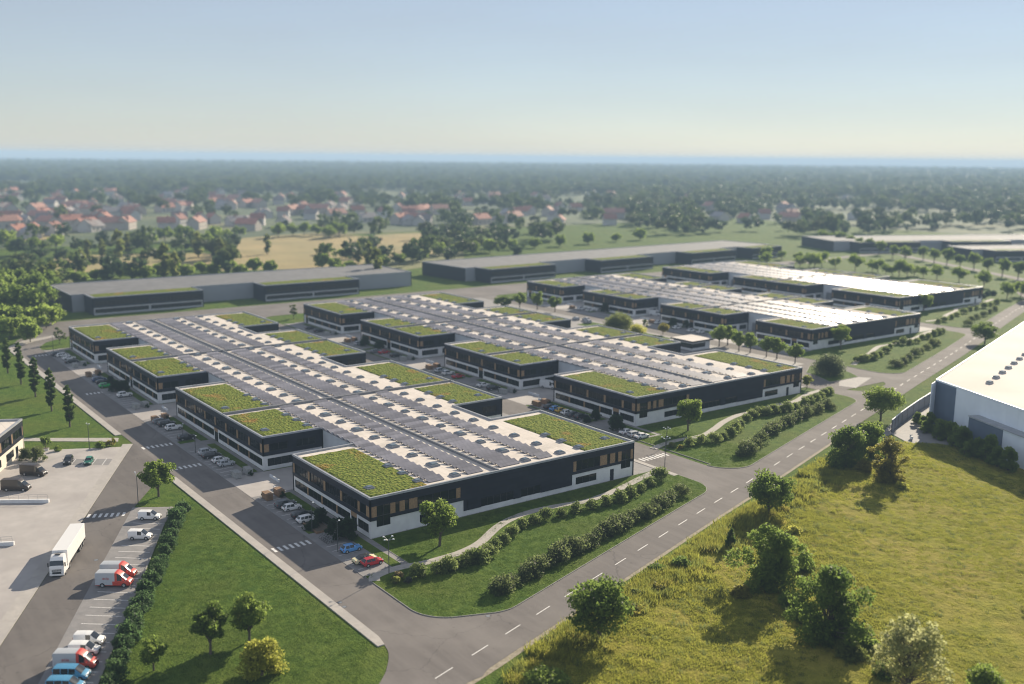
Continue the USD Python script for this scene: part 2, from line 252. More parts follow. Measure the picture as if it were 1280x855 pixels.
# verges in front of the gables: each its own lawn with kerb
def verge(poly, z=.10):
    p = poly.buffer(0)
    raised('kerb', p.difference(p.buffer(-.14)), z + .02, K['kerb'])
    return raised('lawn', p.buffer(-.14), z, K['lawn'])
def rnd(poly, r): return poly.buffer(-r, join_style=1).buffer(r, join_style=1)
gap = .15
def piece(b, inside, cut):
    p = b.difference(roads).difference(cut); return next(g for g in getattr(p, 'geoms', [p]) if g.contains(Point(inside)))
NO = Polygon()
V1 = piece(sbox(.2, -12, 60, 84), (20, 30), sbox(-40, -9.7, 15.2, -.1).union(sbox(-20, 77.8, 6, 84)))
V2 = piece(sbox(-31.5, 85, 30, 186), (-8, 125), sbox(-40, 85, -21.4, 100.9).union(sbox(-24, 85, 4.6, 91.9)))
V3 = piece(sbox(-75.7, 215, -20, 330), (-50, 260), sbox(-80, 210, -75, 237))
V4 = piece(sbox(-110.5, 330, -50, 450), (-92, 380), NO)
for v in (V1, V2, V3, V4): verge(rnd(v, .4))
island = Polygon([(-50.02,201.45), (-44.25,199.69), (-36.21,195.80), (-35.93,200.07), (-35.91,210.00), (-40.69,213.17), (-52.18,217.67), (-56.25,211.64)]).buffer(.5)
verge(island, .12)
raised('paving', Polygon([(-30.63,192.70), (-25.53,194.70), (-32.04,212.91), (-35.77,209.80), (-35.66,199.70)]), .03, K['paving'])
def curve(pts, n=8):
    p = np.array(pts, float); p = np.vstack([2*p[0]-p[1], p, 2*p[-1]-p[-2]]); out = []
    for i in range(1, len(p)-2):
        for t in np.linspace(0, 1, n, endpoint=False):
            out.append(.5*((2*p[i]) + (p[i+1]-p[i-1])*t + (2*p[i-1]-5*p[i]+4*p[i+1]-p[i+2])*t*t + (3*p[i]-p[i-1]-3*p[i+1]+p[i+2])*t**3))
    return [tuple(q) for q in out] + [tuple(p[-2])]
def footpath(pts, w=2.0):
    p = LineString(curve(pts)).buffer(w/2, cap_style=2)
    return raised('footpath', p, .125, K['path'])
footpath([(18, -9.0), (16.35,-7.89), (15.58,-5.02), (15.54,-1.48), (16.21,1.70), (16.27,5.64), (15.95,10.57), (14.06,16.41), (9.36,23.74), (6.86,29.77), (5.97,36.28), (6.68,43.29), (7.68,48.71), (6.97,54.98), (5.23,62.42), (3.02,69.73), (1.47,76.66), (4, 78.2)])
footpath([(-13.13,89.65), (-14.43,95.02), (-14.96,100.79), (-14.43,105.60), (-14.71,110.82), (-17.33,117.62), (-20.62,124.74), (-23.05,132.28), (-23.84,136.86), (-24.24,143.62), (-24.29,145.34), (-25.38,154.48), (-24.65,160.28), (-25.76,165.12), (-28.82,174.01), (-29.98,182.07)])
footpath([(-48.86,226.64), (-55.06,240.81), (-59.12,252.19), (-65.20,266.89), (-65.38,274.94), (-67.07,289.63), (-68.58,299.31), (-73.17,314.30), (-74.51,325.39)])
footpath([(-90.68,343.02), (-90.49,354.58), (-97.13,371.98), (-101.18,386.60), (-105.72,395.43), (-107.61,416.88), (-113.37,445.18)])
# road markings
dash = MB; road_marks = thing('road_marking', 'white dashed centre line of the main road along the warehouses', 'road marking')
cl = LineString(RC); Ld = cl.length; s0 = cl.project(Point(49.43, -8.04)); s = s0 - 8.55*9
while s < Ld - 30:
    a, b = cl.interpolate(s-2.0), cl.interpolate(s+2.0)
    obj('dash', MB().prism(LineString([a, b]).buffer(.09, cap_style=2), .002, .009), K['marking'], road_marks); s += 8.55
def zebra(label, origin, du, n, step, w, l, dv, z=.0085):
    t = thing('zebra_crossing', label, 'crosswalk')
    o, du, dv = (np.array(q, float) for q in (origin, du, dv))
    for k in range(n):
        c = o + du*step*k; p = [c - du*w/2 - dv*l/2, c + du*w/2 - dv*l/2, c + du*w/2 + dv*l/2, c - du*w/2 + dv*l/2]
        obj('stripe', MB().prism(Polygon(p), .002, z), K['marking'], t)
zebra('zebra crossing on the front road nearest the blue parked car', (-5.6, -17.6), (0, 1), 7, 1.17, .55, 2.2, (1, 0))
zebra('zebra crossing on the front road nearest the junction with the side road', (-66.5, -17.6), (0, 1), 7, 1.17, .55, 2.2, (1, 0))
zebra('zebra crossing on the front road, third from the main road', (-88, -17.6), (0, 1), 7, 1.17, .55, 2.2, (1, 0))
zebra('zebra crossing between the poplars and the parked green car', (-157.50,-14.19), (0, 1), 6, 1.17, .55, 2.2, (1, 0))
zebra('farthest zebra crossing of the front road, behind the poplars', (-230.88,-14.15), (0, 1), 6, 1.17, .55, 2.2, (1, 0))
zebra('zebra crossing on the sunlit road between the two nearest warehouses', (-7.7, 80.6), (0, 1), 8, 1.17, .55, 2.4, (1, 0))
zebra('zebra crossing behind the white lorry on the side road', (-44.84,-41.51), n3, 7, 1.15, .55, 2.2, d3, .0125)
# left side: yard, path, lot
yard = Polygon([P3(-79.5, -.2), P3(-79.5, -26), P3(-79.5, -70), P3(150, -70), P3(150, -.2)])
struct('yard', MB().prism(yard, -.1, .03), K['concrete'])
struct('pavement', MB().prism(Polygon([P3(-82, -.1), P3(-82, -2.6), P3(150, -2.6), P3(150, -.1)]), -.05, .036), K['walk'])
raised('footpath', Polygon([(-101.28,-20.05), (-114.97,-39.86), (-118.56,-45.51), (-115.88,-45.97), (-111.91,-40.45), (-97.83,-21.17)]), .03, K['path'])
yb = struct('parking_lot', MB().prism(Polygon([(-84.78,-37.82), (-77.14,-26.83), (-81.56,-24.79), (-89.49,-35.80)]), .0, .034), K['paving'])
for a, b in (((-84.78,-37.82), (-89.24,-35.86)), ((-83.54,-36.04), (-87.88,-33.90)), ((-82.11,-33.98), (-86.52,-31.94)), ((-80.73,-32.00), (-85.49,-29.63)), ((-79.30,-29.94), (-84.28,-27.49))):
    obj('stall_line', MB().prism(LineString([a, b]).buffer(.07, cap_style=2), .02, .039), K['marking'], yb)
lotp = Polygon([(-44.37,-33.20), (-39.82,-26.56), P3(0, 17.2), P3(110, 17.2), P3(110, 9.0), P3(0, 9.0)])
lotp = Polygon([(-44.9, -32.6), (-40.4, -25.4), P3(-14, 16.6), P3(0, 16.6), P3(110, 17.0), P3(110, 8.9), P3(0, 8.5)])
lot = struct('parking_lot', MB().prism(lotp, -.05, .02), K['paving'])
struct('kerb', MB().prism(LineString([P3(-31, 16.5), P3(0, 16.75), P3(110, 17.15)]).buffer(.12), -.05, .13), K['kerb'], lot)
for i in range(28):
    s_ = -24.6 + i*3.02 + .0; a = P3(s_ - .9, 10.3); b = P3(s_ + .55, 16.2)
    obj('stall_line', MB().prism(LineString([a, b]).buffer(.075, cap_style=2), .01, .026), K['marking'], lot)
# parking along the facades
def frontage(y0, xs, sgn=-1, road=9.6, courts=()):
    """paved parking, entrance strips of lawn and stall lines in front of the blocks xs (x ranges); court aprons between."""
    for (xa, xb, ent) in xs:
        e = struct('parking_lot', MB().prism(sbox(xa-.5, y0-road-.05, xb+.5, y0-.05), -.1, .05), K['paving'])
        x = xa + 1.
        while x < xb + 10:
            if not (ent-5 < x < ent+5) and x < xb - 1: obj('stall_line', MB().prism(sbox(x-.06, y0-8.9, x+.06, y0-4.6), .04, .056), K['marking'], e)
            x += 2.6
        for (p, q) in ((xa+1, ent-2.2), (ent+2.2, xb-.3)):
            if q-p > 1: raised('lawn', sbox(p, y0-3.3, q, y0-1.3), .11, K['lawn'])
        raised('lawn', sbox(ent-4.6, y0-8.7, ent-2.4, y0-4.6), .12, K['lawn'])
A_F = [(-240.6, -204.2), (-187.7, -132.3), (-115.5, -52.8), (-36., 0.)]
B_F = [(-248, -211), (-193.9, -147.9), (-130.8, -85.5), (-68.4, -31.7)]
C_F = [(-260.9, -231.3), (-214.5, -176.9), (-159.5, -121), (-103.9, -75.9)]
D_F = [(-272.7, -233.2), (-215.9, -166.3), (-149.4, -110.7)]
frontage(0, [(-240.6, -204.2, -238), (-187.7, -132.3, -160), (-115.5, -52.8, -84), (-36, 14.5, -7)])
frontage(101, [(-248, -211, -245), (-193.9, -147.9, -171), (-130.8, -85.5, -108), (-68.4, -22, -40)])
frontage(237.2, [(-260.9, -231.3, -258), (-214.5, -176.9, -196), (-159.5, -121, -140), (-103.9, -75.9, -84)], road=15)
frontage(350.9, [(-272.7, -233.2, -250), (-215.9, -166.3, -190), (-149.4, -110.7, -130)], road=12)
for y0, F, rd in ((0, A_F, 9.6), (101, B_F, 10.6), (237.2, C_F, 15), (350.9, D_F, 12)):
    for (a, b), (c, d) in zip(F[:-1], F[1:]):
        cp = struct('driveway', MB().prism(sbox(b+.5, y0-rd, c-.5, y0+15.2), -.1, .03), K['concrete'])
        obj('ramp_wall', MB().box(b+5, y0-.6, .0, c-6.5, y0-.3, .7), K['court'], cp)
        obj('ramp_wall', MB().box(c-3.6, y0-3.2, .0, c-.8, y0-2.95, .6), K['court'], cp)
raised('paving', sbox(-250, 70.5, 0, 79.3), .045, K['paving'])
raised('paving', sbox(-250, 174.3, -36, 182), .045, K['paving'])
pl = plaza.difference(island).difference(sbox(-30, 180, 0, 230)).difference(sbox(-60, 180, 0, 230))
raised('paving', pl, .04, K['paving'])
raised('lawn', sbox(-150, 184, -112, 189).union(sbox(-175, 200, -125, 210)), .10, K['lawn'])
raised('paving', sbox(-262, 313.4, -76, 327), .045, K['paving'])
# ---------------------------------------------------------------- the warehouses
H, ZF = 8.36, 3.55
def wall_frame(p, q):
    """local frame of a wall from p to q (outside on the right hand): s along, d outwards, z up."""
    p = np.array(p, float); q = np.array(q, float); u = (q-p)/np.linalg.norm(q-p); o = np.array([u[1], -u[0]])
    R = np.array([[u[0], o[0], 0], [u[1], o[1], 0], [0, 0, 1.]])
    return (R, np.array([p[0], p[1], 0.])), float(np.linalg.norm(q-p))
class Wall:
    """collects the boxes of one building's walls by material; windows, doors and wood panels are parts of their own."""
    def __init__(s, b): s.b = b; s.new()
    def new(s): s.dark = MB(); s.white = MB(); s.court = MB()
    def flush(s, white='white'):
        for nm, b, m in (('cladding', s.dark, K['dark']), ('plinth_wall', s.white, K[white]), ('court_wall', s.court, K[getattr(s, 'grey', 'court')])):
            if b.n: obj(nm, b, m, s.b)
        s.new()
    def panel(s, kind, fr, s0, s1, z0, z1):
        if s1-s0 < .02 or z1-z0 < .02: return
        if kind == 'dark': s.dark.box(s0, -.32, z0, s1, 0., z1, fr)
        elif kind == 'white': s.white.box(s0, -.32, z0, s1, -.12, z1, fr)
        elif kind == 'court': s.court.box(s0, -.32, z0, s1, -.1, z1, fr)
        elif kind == 'wood': obj('wood_panel', MB().box(s0, -.3, z0, s1, -.03, z1, fr), K['wood'], s.b)
        elif kind in ('window', 'lowwin'):
            m = MB(); n = max(1, int(round((s1-s0)/1.9))); w = (s1-s0)/n; a, b_ = (-.30, -.16)
            m.box(s0, a, z0, s1, b_, z0+.07, fr); m.box(s0, a, z1-.07, s1, b_, z1, fr)
            for k in range(n+1):
                c = s0 + k*w; l = max(s0, c-.035); r = min(s1, c+.035); m.box(l, a, z0+.07, r, b_, z1-.07, fr)
            f = obj('window', m, K['frame'], s.b)
            obj('pane', MB().box(s0+.01, -.26, z0+.02, s1-.01, -.24, z1-.02, fr), K['glass'], f)
        elif kind == 'door':
            f = obj('door', MB().box(s0, -.30, z0, s0+.1, -.12, z1, fr).box(s1-.1, -.30, z0, s1, -.12, z1, fr).box(s0+.1, -.30, z1-.1, s1-.1, -.12, z1, fr).box((s0+s1)/2-.04, -.3, z0, (s0+s1)/2+.04, -.14, z1-.1, fr), K['frame'], s.b)
            obj('pane', MB().box(s0+.1, -.27, z0+.02, s1-.1, -.25, z1-.1, fr), K['glass'], f)
        elif kind == 'plaindoor':
            f = obj('door', MB().box(s0, -.3, z0, s1, -.15, z1, fr), K['dark'], s.b); obj('handle', MB().box(s0+.1, -.15, z0+1, s0+.16, -.08, z0+1.15, fr), K['steel'], f)
        elif kind == 'gate':
            m = MB()
            for k in range(8):
                h = (z1-z0)/8; m.box(s0, -.3, z0+k*h, s1, -.2, z0+(k+1)*h-.03, fr)
            obj('gate', m, K['skycurb'], s.b)
    def band(s, fr, z0, z1, runs, fill, L):
        """runs: (s0, s1, kind) openings in a band; the rest is filled."""
        c = 0.
        for a, b, k in sorted(runs):
            s.panel(fill, fr, c, a, z0, z1); s.panel(k, fr, a, b, z0, z1); c = b
        s.panel(fill, fr, c, L, z0, z1)
    def office(s, p, q, ent=None, upper=None, lower=None):
        fr, L = wall_frame(p, q)
        if upper is None:
            upper = []; c = .25
            upper.append((c, c+.7, 'wood')); c += .7; k = 0
            while c < L-2.2:
                e = min(c + 6.9, L-1.75); upper.append((c, e, 'window')); c = e
                if c < L-4: upper.append((c, c+.75, 'wood')); c += .75
                else: break
            upper.append((L-1.7, L-.35, 'wood'))
        s.panel('dark', fr, 0, L, ZF, 4.3); s.band(fr, 4.3, 6.5, upper, 'dark', L); s.panel('dark', fr, 0, L, 6.5, H)
        if lower is None:
            lower = []
            segs = [(.9, L-1.0)] if ent is None else [(.9, ent-1.7), (ent+1.7, L-.9)]
            for a, b in segs:
                c = a; 
                if b-a < 2.5: continue
                while c < b-1.:
                    e = min(c+6.4, b); lower.append((c, e, 'window')); c = e
                    if c < b-2: lower.append((c, c+.55, 'wood')); c += .55
        if ent is not None:
            s.panel('white', fr, 0, ent-1.2, 0, .95); s.panel('white', fr, ent+1.2, L, 0, .95)
            s.panel('door', fr, ent-1.2, ent+1.2, 0, 2.55); s.panel('wood', fr, ent-1.2, ent+1.2, 2.55, ZF)
            lo = [r for r in lower if r[1] <= ent-1.2]; hi = [(a-ent-1.2, b-ent-1.2, k) for a, b, k in lower if a >= ent+1.2]
            s.band(fr, .95, 2.75, lo, 'white', ent-1.2); s.panel('white', fr, 0, ent-1.2, 2.75, ZF)
            fr2 = (fr[0], fr[1] + fr[0] @ np.array([ent+1.2, 0, 0])); s.band(fr2, .95, 2.75, hi, 'white', L-ent-1.2); s.panel('white', fr, ent+1.2, L, 2.75, ZF)
        else:
            s.panel('white', fr, 0, L, 0, .95); s.band(fr, .95, 2.75, lower, 'white', L); s.panel('white', fr, 0, L, 2.75, ZF)
    def side(s, p, q):
        fr, L = wall_frame(p, q)
        if L < 2: return
        s.panel('dark', fr, 0, L, ZF, 4.5); s.panel('dark', fr, 0, L, 6.4, H)
        s.band(fr, 4.5, 6.4, [(.35, 1.6, 'wood'), (1.9, 6.3, 'window'), (8.6, 13.6, 'window')], 'dark', L)
        s.panel('white', fr, 0, L, 0, .9); s.panel('white', fr, 0, L, 2.8, ZF); s.band(fr, .9, 2.8, [(1.2, 8.2, 'window'), (10.2, L-.8, 'window')], 'white', L)
    def plain(s, p, q, kind='dark', z0=0., z1=H):
        fr, L = wall_frame(p, q); s.panel(kind, fr, 0, L, z0, z1)
    def gable(s, p, q, y0, y1):
        fr, L = wall_frame(p, q); e = L-19.
        a = 22.
        # first end, above the street corner
        s.panel('dark', fr, 0, a, 6.5, H)
        s.band(fr, 4.3, 6.5, [(.3, 1.5, 'wood'), (1.5, 4.6, 'window'), (4.6, 5.7, 'wood'), (5.7, 6.7, 'window'), (6.7, 7.9, 'wood'), (7.9, 8.9, 'window'), (8.9, 10.8, 'wood'), (10.8, 20.2, 'window'), (20.2, 21.2, 'wood')], 'dark', a)
        s.panel('dark', fr, 0, 1.5, ZF, 4.3); s.panel('window', fr, 1.5, 4.6, 2.1, 4.3); s.panel('dark', fr, 4.6, a, ZF, 4.3)
        s.panel('white', fr, 0, 1.5, 0, ZF); s.panel('white', fr, 1.5, 4.6, 0, 2.1); s.panel('white', fr, 4.6, a, 0, .95); s.panel('white', fr, 4.6, a, 2.6, ZF)
        fr2 = (fr[0], fr[1] + fr[0] @ np.array([4.6, 0, 0])); s.band(fr2, .95, 2.6, [(6.8, 14.2, 'window')], 'white', a-4.6)
        # middle
        s.panel('white', fr, a, e, 0, 1.15); s.panel('dark', fr, a, e, 3.1, H)
        m = (a+e)/2; fr3 = (fr[0], fr[1] + fr[0] @ np.array([a, 0, 0]))
        s.band(fr3, 1.15, 3.1, [(.9, 1.1, 'window'), (4.4, 13.0, 'window'), (15.0, 20.5, 'window')] if e-a > 24 else [], 'dark', e-a)
        # far end
        fr4 = (fr[0], fr[1] + fr[0] @ np.array([e, 0, 0])); l = L-e
        s.panel('dark', fr4, 0, l, 6.6, H); s.band(fr4, 4.2, 6.6, [(.3, 1.2, 'wood'), (1.2, 8.4, 'window'), (8.4, 10.5, 'wood'), (10.5, 11.5, 'window'), (11.5, 13.0, 'wood'), (13., 14.0, 'window'), (14., 15., 'wood'), (15.0, 18.0, 'window'), (18, 18.9, 'wood')], 'dark', l)
        s.panel('dark', fr4, 0, 15.0, ZF, 4.2); s.panel('window', fr4, 15.0, 18.0, 2.2, 4.2); s.panel('dark', fr4, 18.0, l, ZF, 4.2)
        s.panel('white', fr4, 0, 15.0, 2.7, ZF); s.band(fr4, 1.0, 2.7, [(1.2, 7.4, 'window')], 'white', 11.6); s.panel('white', fr4, 0, 11.6, 0, 1.0)
        s.panel('plaindoor', fr4, 11.6, 12.8, 0, 2.7); s.panel('white', fr4, 12.8, 15.0, 0, 2.7); s.panel('white', fr4, 15.0, 18.0, 0, 2.2); s.panel('white', fr4, 18.0, l, 0, ZF)
    def done(s): s.flush()
for _n in ('office', 'side', 'plain', 'gable'):
    def _wrap(f):
        def g(s, *a, **k): f(s, *a, **k); s.flush(getattr(s, 'pale', 'white'))
        return g
    setattr(Wall, _n, _wrap(getattr(Wall, _n)))

def green_field(x0, y0, x1, y1, z, seed, cell=.45):
    nx, ny = max(2, int((x1-x0)/cell)), max(2, int((y1-y0)/cell))
    gx, gy = np.meshgrid(np.linspace(x0, x1, nx+1), np.linspace(y0, y1, ny+1))
    P = np.stack([gx.ravel(), gy.ravel(), np.zeros(gx.size)], 1)
    hgt = .05 + .30*meshkit.fbm(P*np.array([.9, .9, 1]) + seed*13.7, 3, seed)
    edge = np.minimum.reduce([gx-x0, x1-gx, gy-y0, y1-gy]).ravel(); hgt = np.where(edge < .01, .0, hgt)
    jit = rng.uniform(-.12, .12, (len(P), 2))*(edge > .01)[:, None]
    P[:, :2] += jit; P[:, 2] = z + hgt
    i = (np.arange(ny)[:, None]*(nx+1) + np.arange(nx)).ravel()
    return P, np.stack([i, i+1, i+nx+2, i+nx+1], 1)

ARR = {}
def solar_array(n, w, label, loc, group):
    """a run of n saw-tooth panel rows along x (high edge at -x), w wide in y."""
    key = (n, round(w, 2)); loc = tuple(map(float, loc))
    if key in ARR: return copy(ARR[key], loc, label=label, group=group)
    t = thing('solar_array', label, 'solar panels', loc, 0, group); ARR[key] = t
    px, tilt = 2.6, math.radians(15.); l = 2.3; hx, hz = l*math.cos(tilt)/2, l*math.sin(tilt)/2
    rack = MB()
    for k in range(n):
        cx = -px*(k+.5); cz = hz + .12
        v = np.array([[cx-hx, 0, cz+hz], [cx+hx, 0, cz-hz], [cx+hx, w, cz-hz], [cx-hx, w, cz+hz]]); nn = np.array([math.sin(tilt), 0, math.cos(tilt)])*.04
        b = MB(); b.add(np.vstack([v-nn, v]), [[0, 3, 2, 1], [4, 5, 6, 7], [0, 1, 5, 4], [1, 2, 6, 5], [2, 3, 7, 6], [3, 0, 4, 7]])
        obj('solar_panel', b, K['solar'], t)
        for y in (.25, w/2, w-.25):
            rack.box(cx-hx+.02, y-.04, 0, cx-hx+.08, y+.04, cz+hz-.06); rack.box(cx-hx, y-.03, 0, cx+hx, y+.03, .06)
    obj('rack', rack, K['rack'], t)
    return t
def skylight(b, x, y, z, big):
    w, l = (1.25, 1.0) if big else (.85, .85)
    m = MB(); h = .42
    m.add([[x-w-.12, y-l-.12, z], [x+w+.12, y-l-.12, z], [x+w+.12, y+l+.12, z], [x-w-.12, y+l+.12, z], [x-w, y-l, z+h], [x+w, y-l, z+h], [x+w, y+l, z+h], [x-w, y+l, z+h]],
          [[0, 1, 5, 4], [1, 2, 6, 5], [2, 3, 7, 6], [3, 0, 4, 7], [4, 5, 6, 7]])
    s = obj('skylight', m, K['skycurb'], b)
    d = MB(); d.add([[x-w+.1, y-l+.1, z+h], [x+w-.1, y-l+.1, z+h], [x+w-.1, y+l-.1, z+h], [x-w+.1, y+l-.1, z+h], [x-w*.6, y-l*.6, z+h+.2], [x+w*.6, y-l*.6, z+h+.2], [x+w*.6, y+l*.6, z+h+.2], [x-w*.6, y+l*.6, z+h+.2]],
          [[0, 1, 5, 4], [1, 2, 6, 5], [2, 3, 7, 6], [3, 0, 4, 7], [4, 5, 6, 7]])
    obj('dome', d, K['skydome'], s)
def building(label, X0, Y0, W, front, back, fires, ents, strips, sky_rows, arr_label, group, seed, mid=None, rz=0., loc=None, detail=True, gable=True, cell=.45):
    b = thing('warehouse', label, 'warehouse', loc or (X0, Y0, 0), rz)
    F = [(a-X0, c-X0) for a, c in front]; Bk = [(a-X0, c-X0) for a, c in back]; L = -F[0][0]; D = 15.4
    fires = [f-X0 for f in fires]
    poly = unary_union([sbox(-L, D, 0, W-D-.6)] + [sbox(a, 0, c, D+1) for a, c in F] + [sbox(a, W-D-1.6, c, W) for a, c in Bk])
    obj('inner_core', MB().prism(poly.buffer(-.6, join_style=2), 0, H-.6), K['inside'], b)
    obj('roof', flat(poly.buffer(-.3, join_style=2), H-.35), K['roof'], b)
    obj('parapet', MB().prism(poly.buffer(.03, join_style=2).difference(poly.buffer(-.42, join_style=2)), H-.36, H+.07), K['coping'], b)
    w = Wall(b)
    for i, (a, c) in enumerate(F):
        if detail: w.office((a, 0), (c, 0), ent=ents[i]-X0-a)
        else:
            w.office((a, 0), (c, 0), None, [(1, c-a-1, 'window')], [(1, c-a-1, 'window')])
        if i < len(F)-1:
            w.side((c, 0), (c, D)) if detail else (w.plain((c, 0), (c, D), 'dark', ZF), w.plain((c, 0), (c, D), 'white', 0, ZF))
            w.plain((c+.35, D), (F[i+1][0]-.35, D), 'court', 3.9); fr, l = wall_frame((c+.35, D), (F[i+1][0]-.35, D))
            w.band(fr, 0, 3.9, [(2., 6., 'gate'), (8.5, 12.5, 'gate')], 'court', l)
            w.plain((F[i+1][0], D), (F[i+1][0], 0))
    w.plain((-L, W-D-.6), (-L, 0))
    for i, (a, c) in enumerate(Bk):
        w.plain((c, W), (a, W))
        if i < len(Bk)-1:
            w.side((c, W-D), (c, W)) if detail else w.plain((c, W-D-.6), (c, W))
            w.plain((Bk[i+1][0], W-D-.6), (c, W-D-.6), 'court'); w.plain((Bk[i+1][0], W), (Bk[i+1][0], W-D-.6))
    if gable: w.gable((0, .0), (0, W), 0, W)
    else: w.plain((0, 0), (0, W))
    w.done()
    # green roofs, split where a fire wall crosses the block
    k = 0
    for blocks, ya, yb in ((F, .95, 14.0), (Bk, W-14.2, W-1.0)):
        for a, c in blocks:
            cuts = [f for f in fires if a+3 < f < c-3]
            ends = [a] + cuts + [c]
            for e0, e1 in zip(ends[:-1], ends[1:]):
                k += 1; x0 = e0 + (2.7 if e0 == a else 1.8); x1 = e1 - (1.0 if e1 == c else .9)
                obj('green_roof', green_field(x0, ya, x1, yb, H-.30, seed*20+k, cell), K['sedum'], b, smooth=True)
                if detail:
                    yy = yb-.6 if ya < 5 else ya+.6
                    for q in range(3): skylight(b, x1 - 3.2 - q*6.2, yy if (q or ya > 5) else yy, H-.32, False)
                    skylight(b, x1-5, ya+2.2 if ya < 5 else yb-3, H-.32, False)
    for f in fires:
        yl = 0 if any(a < f < c for a, c in F) else D; yh = W if any(a < f < c for a, c in Bk) else W-D
        obj('fire_wall', MB().box(f-.3, yl+.4, H-.4, f+.3, yh-.4, H+.28), K['joint'], b)
    ends = [-L] + fires + [0]
    if mid is not None:
        for e0, e1 in zip(ends[:-1], ends[1:]):
            obj('fire_wall', MB().box(e0+.45, mid-.22, H-.4, e1-.45, mid+.22, H+.22), K['joint'], b)
    for y, step, big in sky_rows:
        x = -3.4; n = 0
        while x > -L+2:
            if all(abs(x-f) > 1.8 for f in fires): skylight(b, x, y, H-.34, big and n % 2 == 1)
            x -= 8.68; n += 1
    for ei, (e0, e1) in enumerate(zip(ends[:-1], ends[1:])):
        n = int((e1-e0-3.4)/2.6)
        for si, (y, wd) in enumerate(strips):
            nn = n
            solar_array(nn, wd, '%s, %s run from its front edge, %s section' % (arr_label, ('first', 'second', 'third', 'fourth')[si], (('far', 'near') if len(ends) == 3 else ('far', 'middle', 'near'))[ei]), ((X0 if loc is None else loc[0]) + (e1-2.1 if loc is None else 0), Y0+y, H-.34), group)
    return b
building('long dark warehouse nearest the camera, its gable beside the main road', 0, 0, 70.4, A_F, [(-240.6, -205), (-188, -132.5), (-115.5, -53.2), (-36, 0)], [-161.5, -79], [-238, -160, -84, -7],
    [(14.9, 3.9), (24.6, 4.0), (33.0, 5.4), (43.6, 3.9)], [(22, 8.68, True), (40.6, 8.68, True), (50.5, 8.68, False)],
    'grey solar panels on the nearest warehouse', 'solar arrays on the nearest warehouse', 1, mid=31.1)
building('second dark warehouse from the camera, across the short sunlit road from the nearest one', -31.7, 101, 73.1, B_F, [(-248, -211), (-194, -148), (-131, -85.5), (-68.4, -31.7)], [-171, -106], [-245, -171, -108, -40],
    [(14.9, 4.2), (24.4, 5.0), (33.6, 5.4), (44.4, 5.0)], [(22, 8.68, True), (41.4, 8.68, True), (52.3, 8.68, False)],
    'dull solar panels on the second warehouse', 'solar arrays on the second warehouse', 2, mid=32)
building('third dark warehouse from the camera, behind the row of round street trees', -75.9, 237.2, 76, C_F, [(-260.9, -231.3), (-214.5, -177), (-159.5, -121), (-104, -75.9)], [-196, -140], [-258, -196, -140, -84],
    [(15.5, 4.6), (24.6, 5.4), (34.4, 5.4), (45.6, 5.4)], [(22.4, 8.68, True), (42.6, 8.68, True), (54, 8.68, False)],
    'glinting solar panels on the third warehouse', 'solar arrays on the third warehouse', 3, mid=32.5, cell=.8)
building('farthest of the four dark warehouses along the main road, the lawn with scattered trees behind', -110.7, 350.9, 77.9, D_F, [(-272.7, -234), (-216, -166.5), (-149.4, -110.7)], [-190], [-270, -190, -128],
    [(15.5, 4.6), (24.6, 5.6), (34.4, 6.0), (46.6, 6.0)], [(22.4, 8.68, True), (43, 8.68, True), (55, 8.68, False)],
    'white solar panels on the farthest warehouse', 'solar arrays on the farthest warehouse', 4, mid=33, cell=.8)
# low warehouses beyond the cross road, seen end-on to the others
def far_warehouse(label, corner, ang, Lx, Wd, blocks, seed):
    b = thing('warehouse', label, 'warehouse', (corner[0], corner[1], 0), ang)
    main = sbox(-Lx, 15, 0, Wd); poly = unary_union([main] + [sbox(a, 0, c, 16) for a, c in blocks])
    obj('inner_core', MB().prism(poly.buffer(-.6, join_style=2), 0, H-.6), K['inside'], b)
    obj('roof', flat(poly.buffer(-.3, join_style=2), H-.3), K['farroof'], b)
    obj('parapet', MB().prism(poly.buffer(.03, join_style=2).difference(poly.buffer(-.4, join_style=2)), H-.36, H+.07), K['coping'], b)
    w = Wall(b); w.pale = 'farwhite'; w.grey = 'farcourt'; c0 = -Lx
    for i, (a, c) in enumerate(blocks):
        w.office((a, 0), (c, 0), None, [(1, (c-a)/2-.5, 'window'), ((c-a)/2+.5, c-a-1, 'window')], [(1, (c-a)/2-.5, 'window'), ((c-a)/2+.5, c-a-1, 'window')]); w.plain((c, 0), (c, 15)); w.plain((a, 15), (a, 0))
        obj('green_roof', green_field(a+2, 1, c-1, 14, H-.3, seed+i, 1.2), K['sedum'], b, smooth=True)
        if a > c0 + .5: w.plain((c0, 15), (a, 15), 'court')
        c0 = c
    if c0 < -.5: w.plain((c0, 15), (0, 15), 'court')
    w.plain((0, 15), (0, Wd)); w.plain((-Lx, Wd), (-Lx, 15)); w.done()
    return b
K['farwhite'] = mat('grey_render', (.32, .32, .33)); K['farcourt'] = mat('grey_court', (.24, .25, .27))
K['farroof'] = mat('weathered_roof', (.12, .12, .125), (.16, .16, .165), .2, .85)
# these run along y, their office blocks facing the camera side (+x): local +x = world +y
far_warehouse('low grey warehouse blurred in haze left behind the nearest warehouse', (-318, 208), math.radians(90), 186, 62, [(-180, -128), (-96, -42)], 60)
far_warehouse('longer low grey warehouse in haze behind the middle of the estate', (-334, 545), math.radians(93.2), 300, 60, [(-292, -240), (-200, -150), (-110, -60), (-40, -4)], 70)
far_warehouse('hazy warehouse behind the tree-lined road at the right, its roof edge pale', (-222, 837), math.radians(65), 250, 70, [(-235, -180), (-150, -95), (-60, -4)], 80)
far_warehouse('partly shown hazy warehouse at the right picture edge behind the street trees', (-162, 776), math.radians(65), 150, 45, [(-140, -95), (-70, -20)], 90)

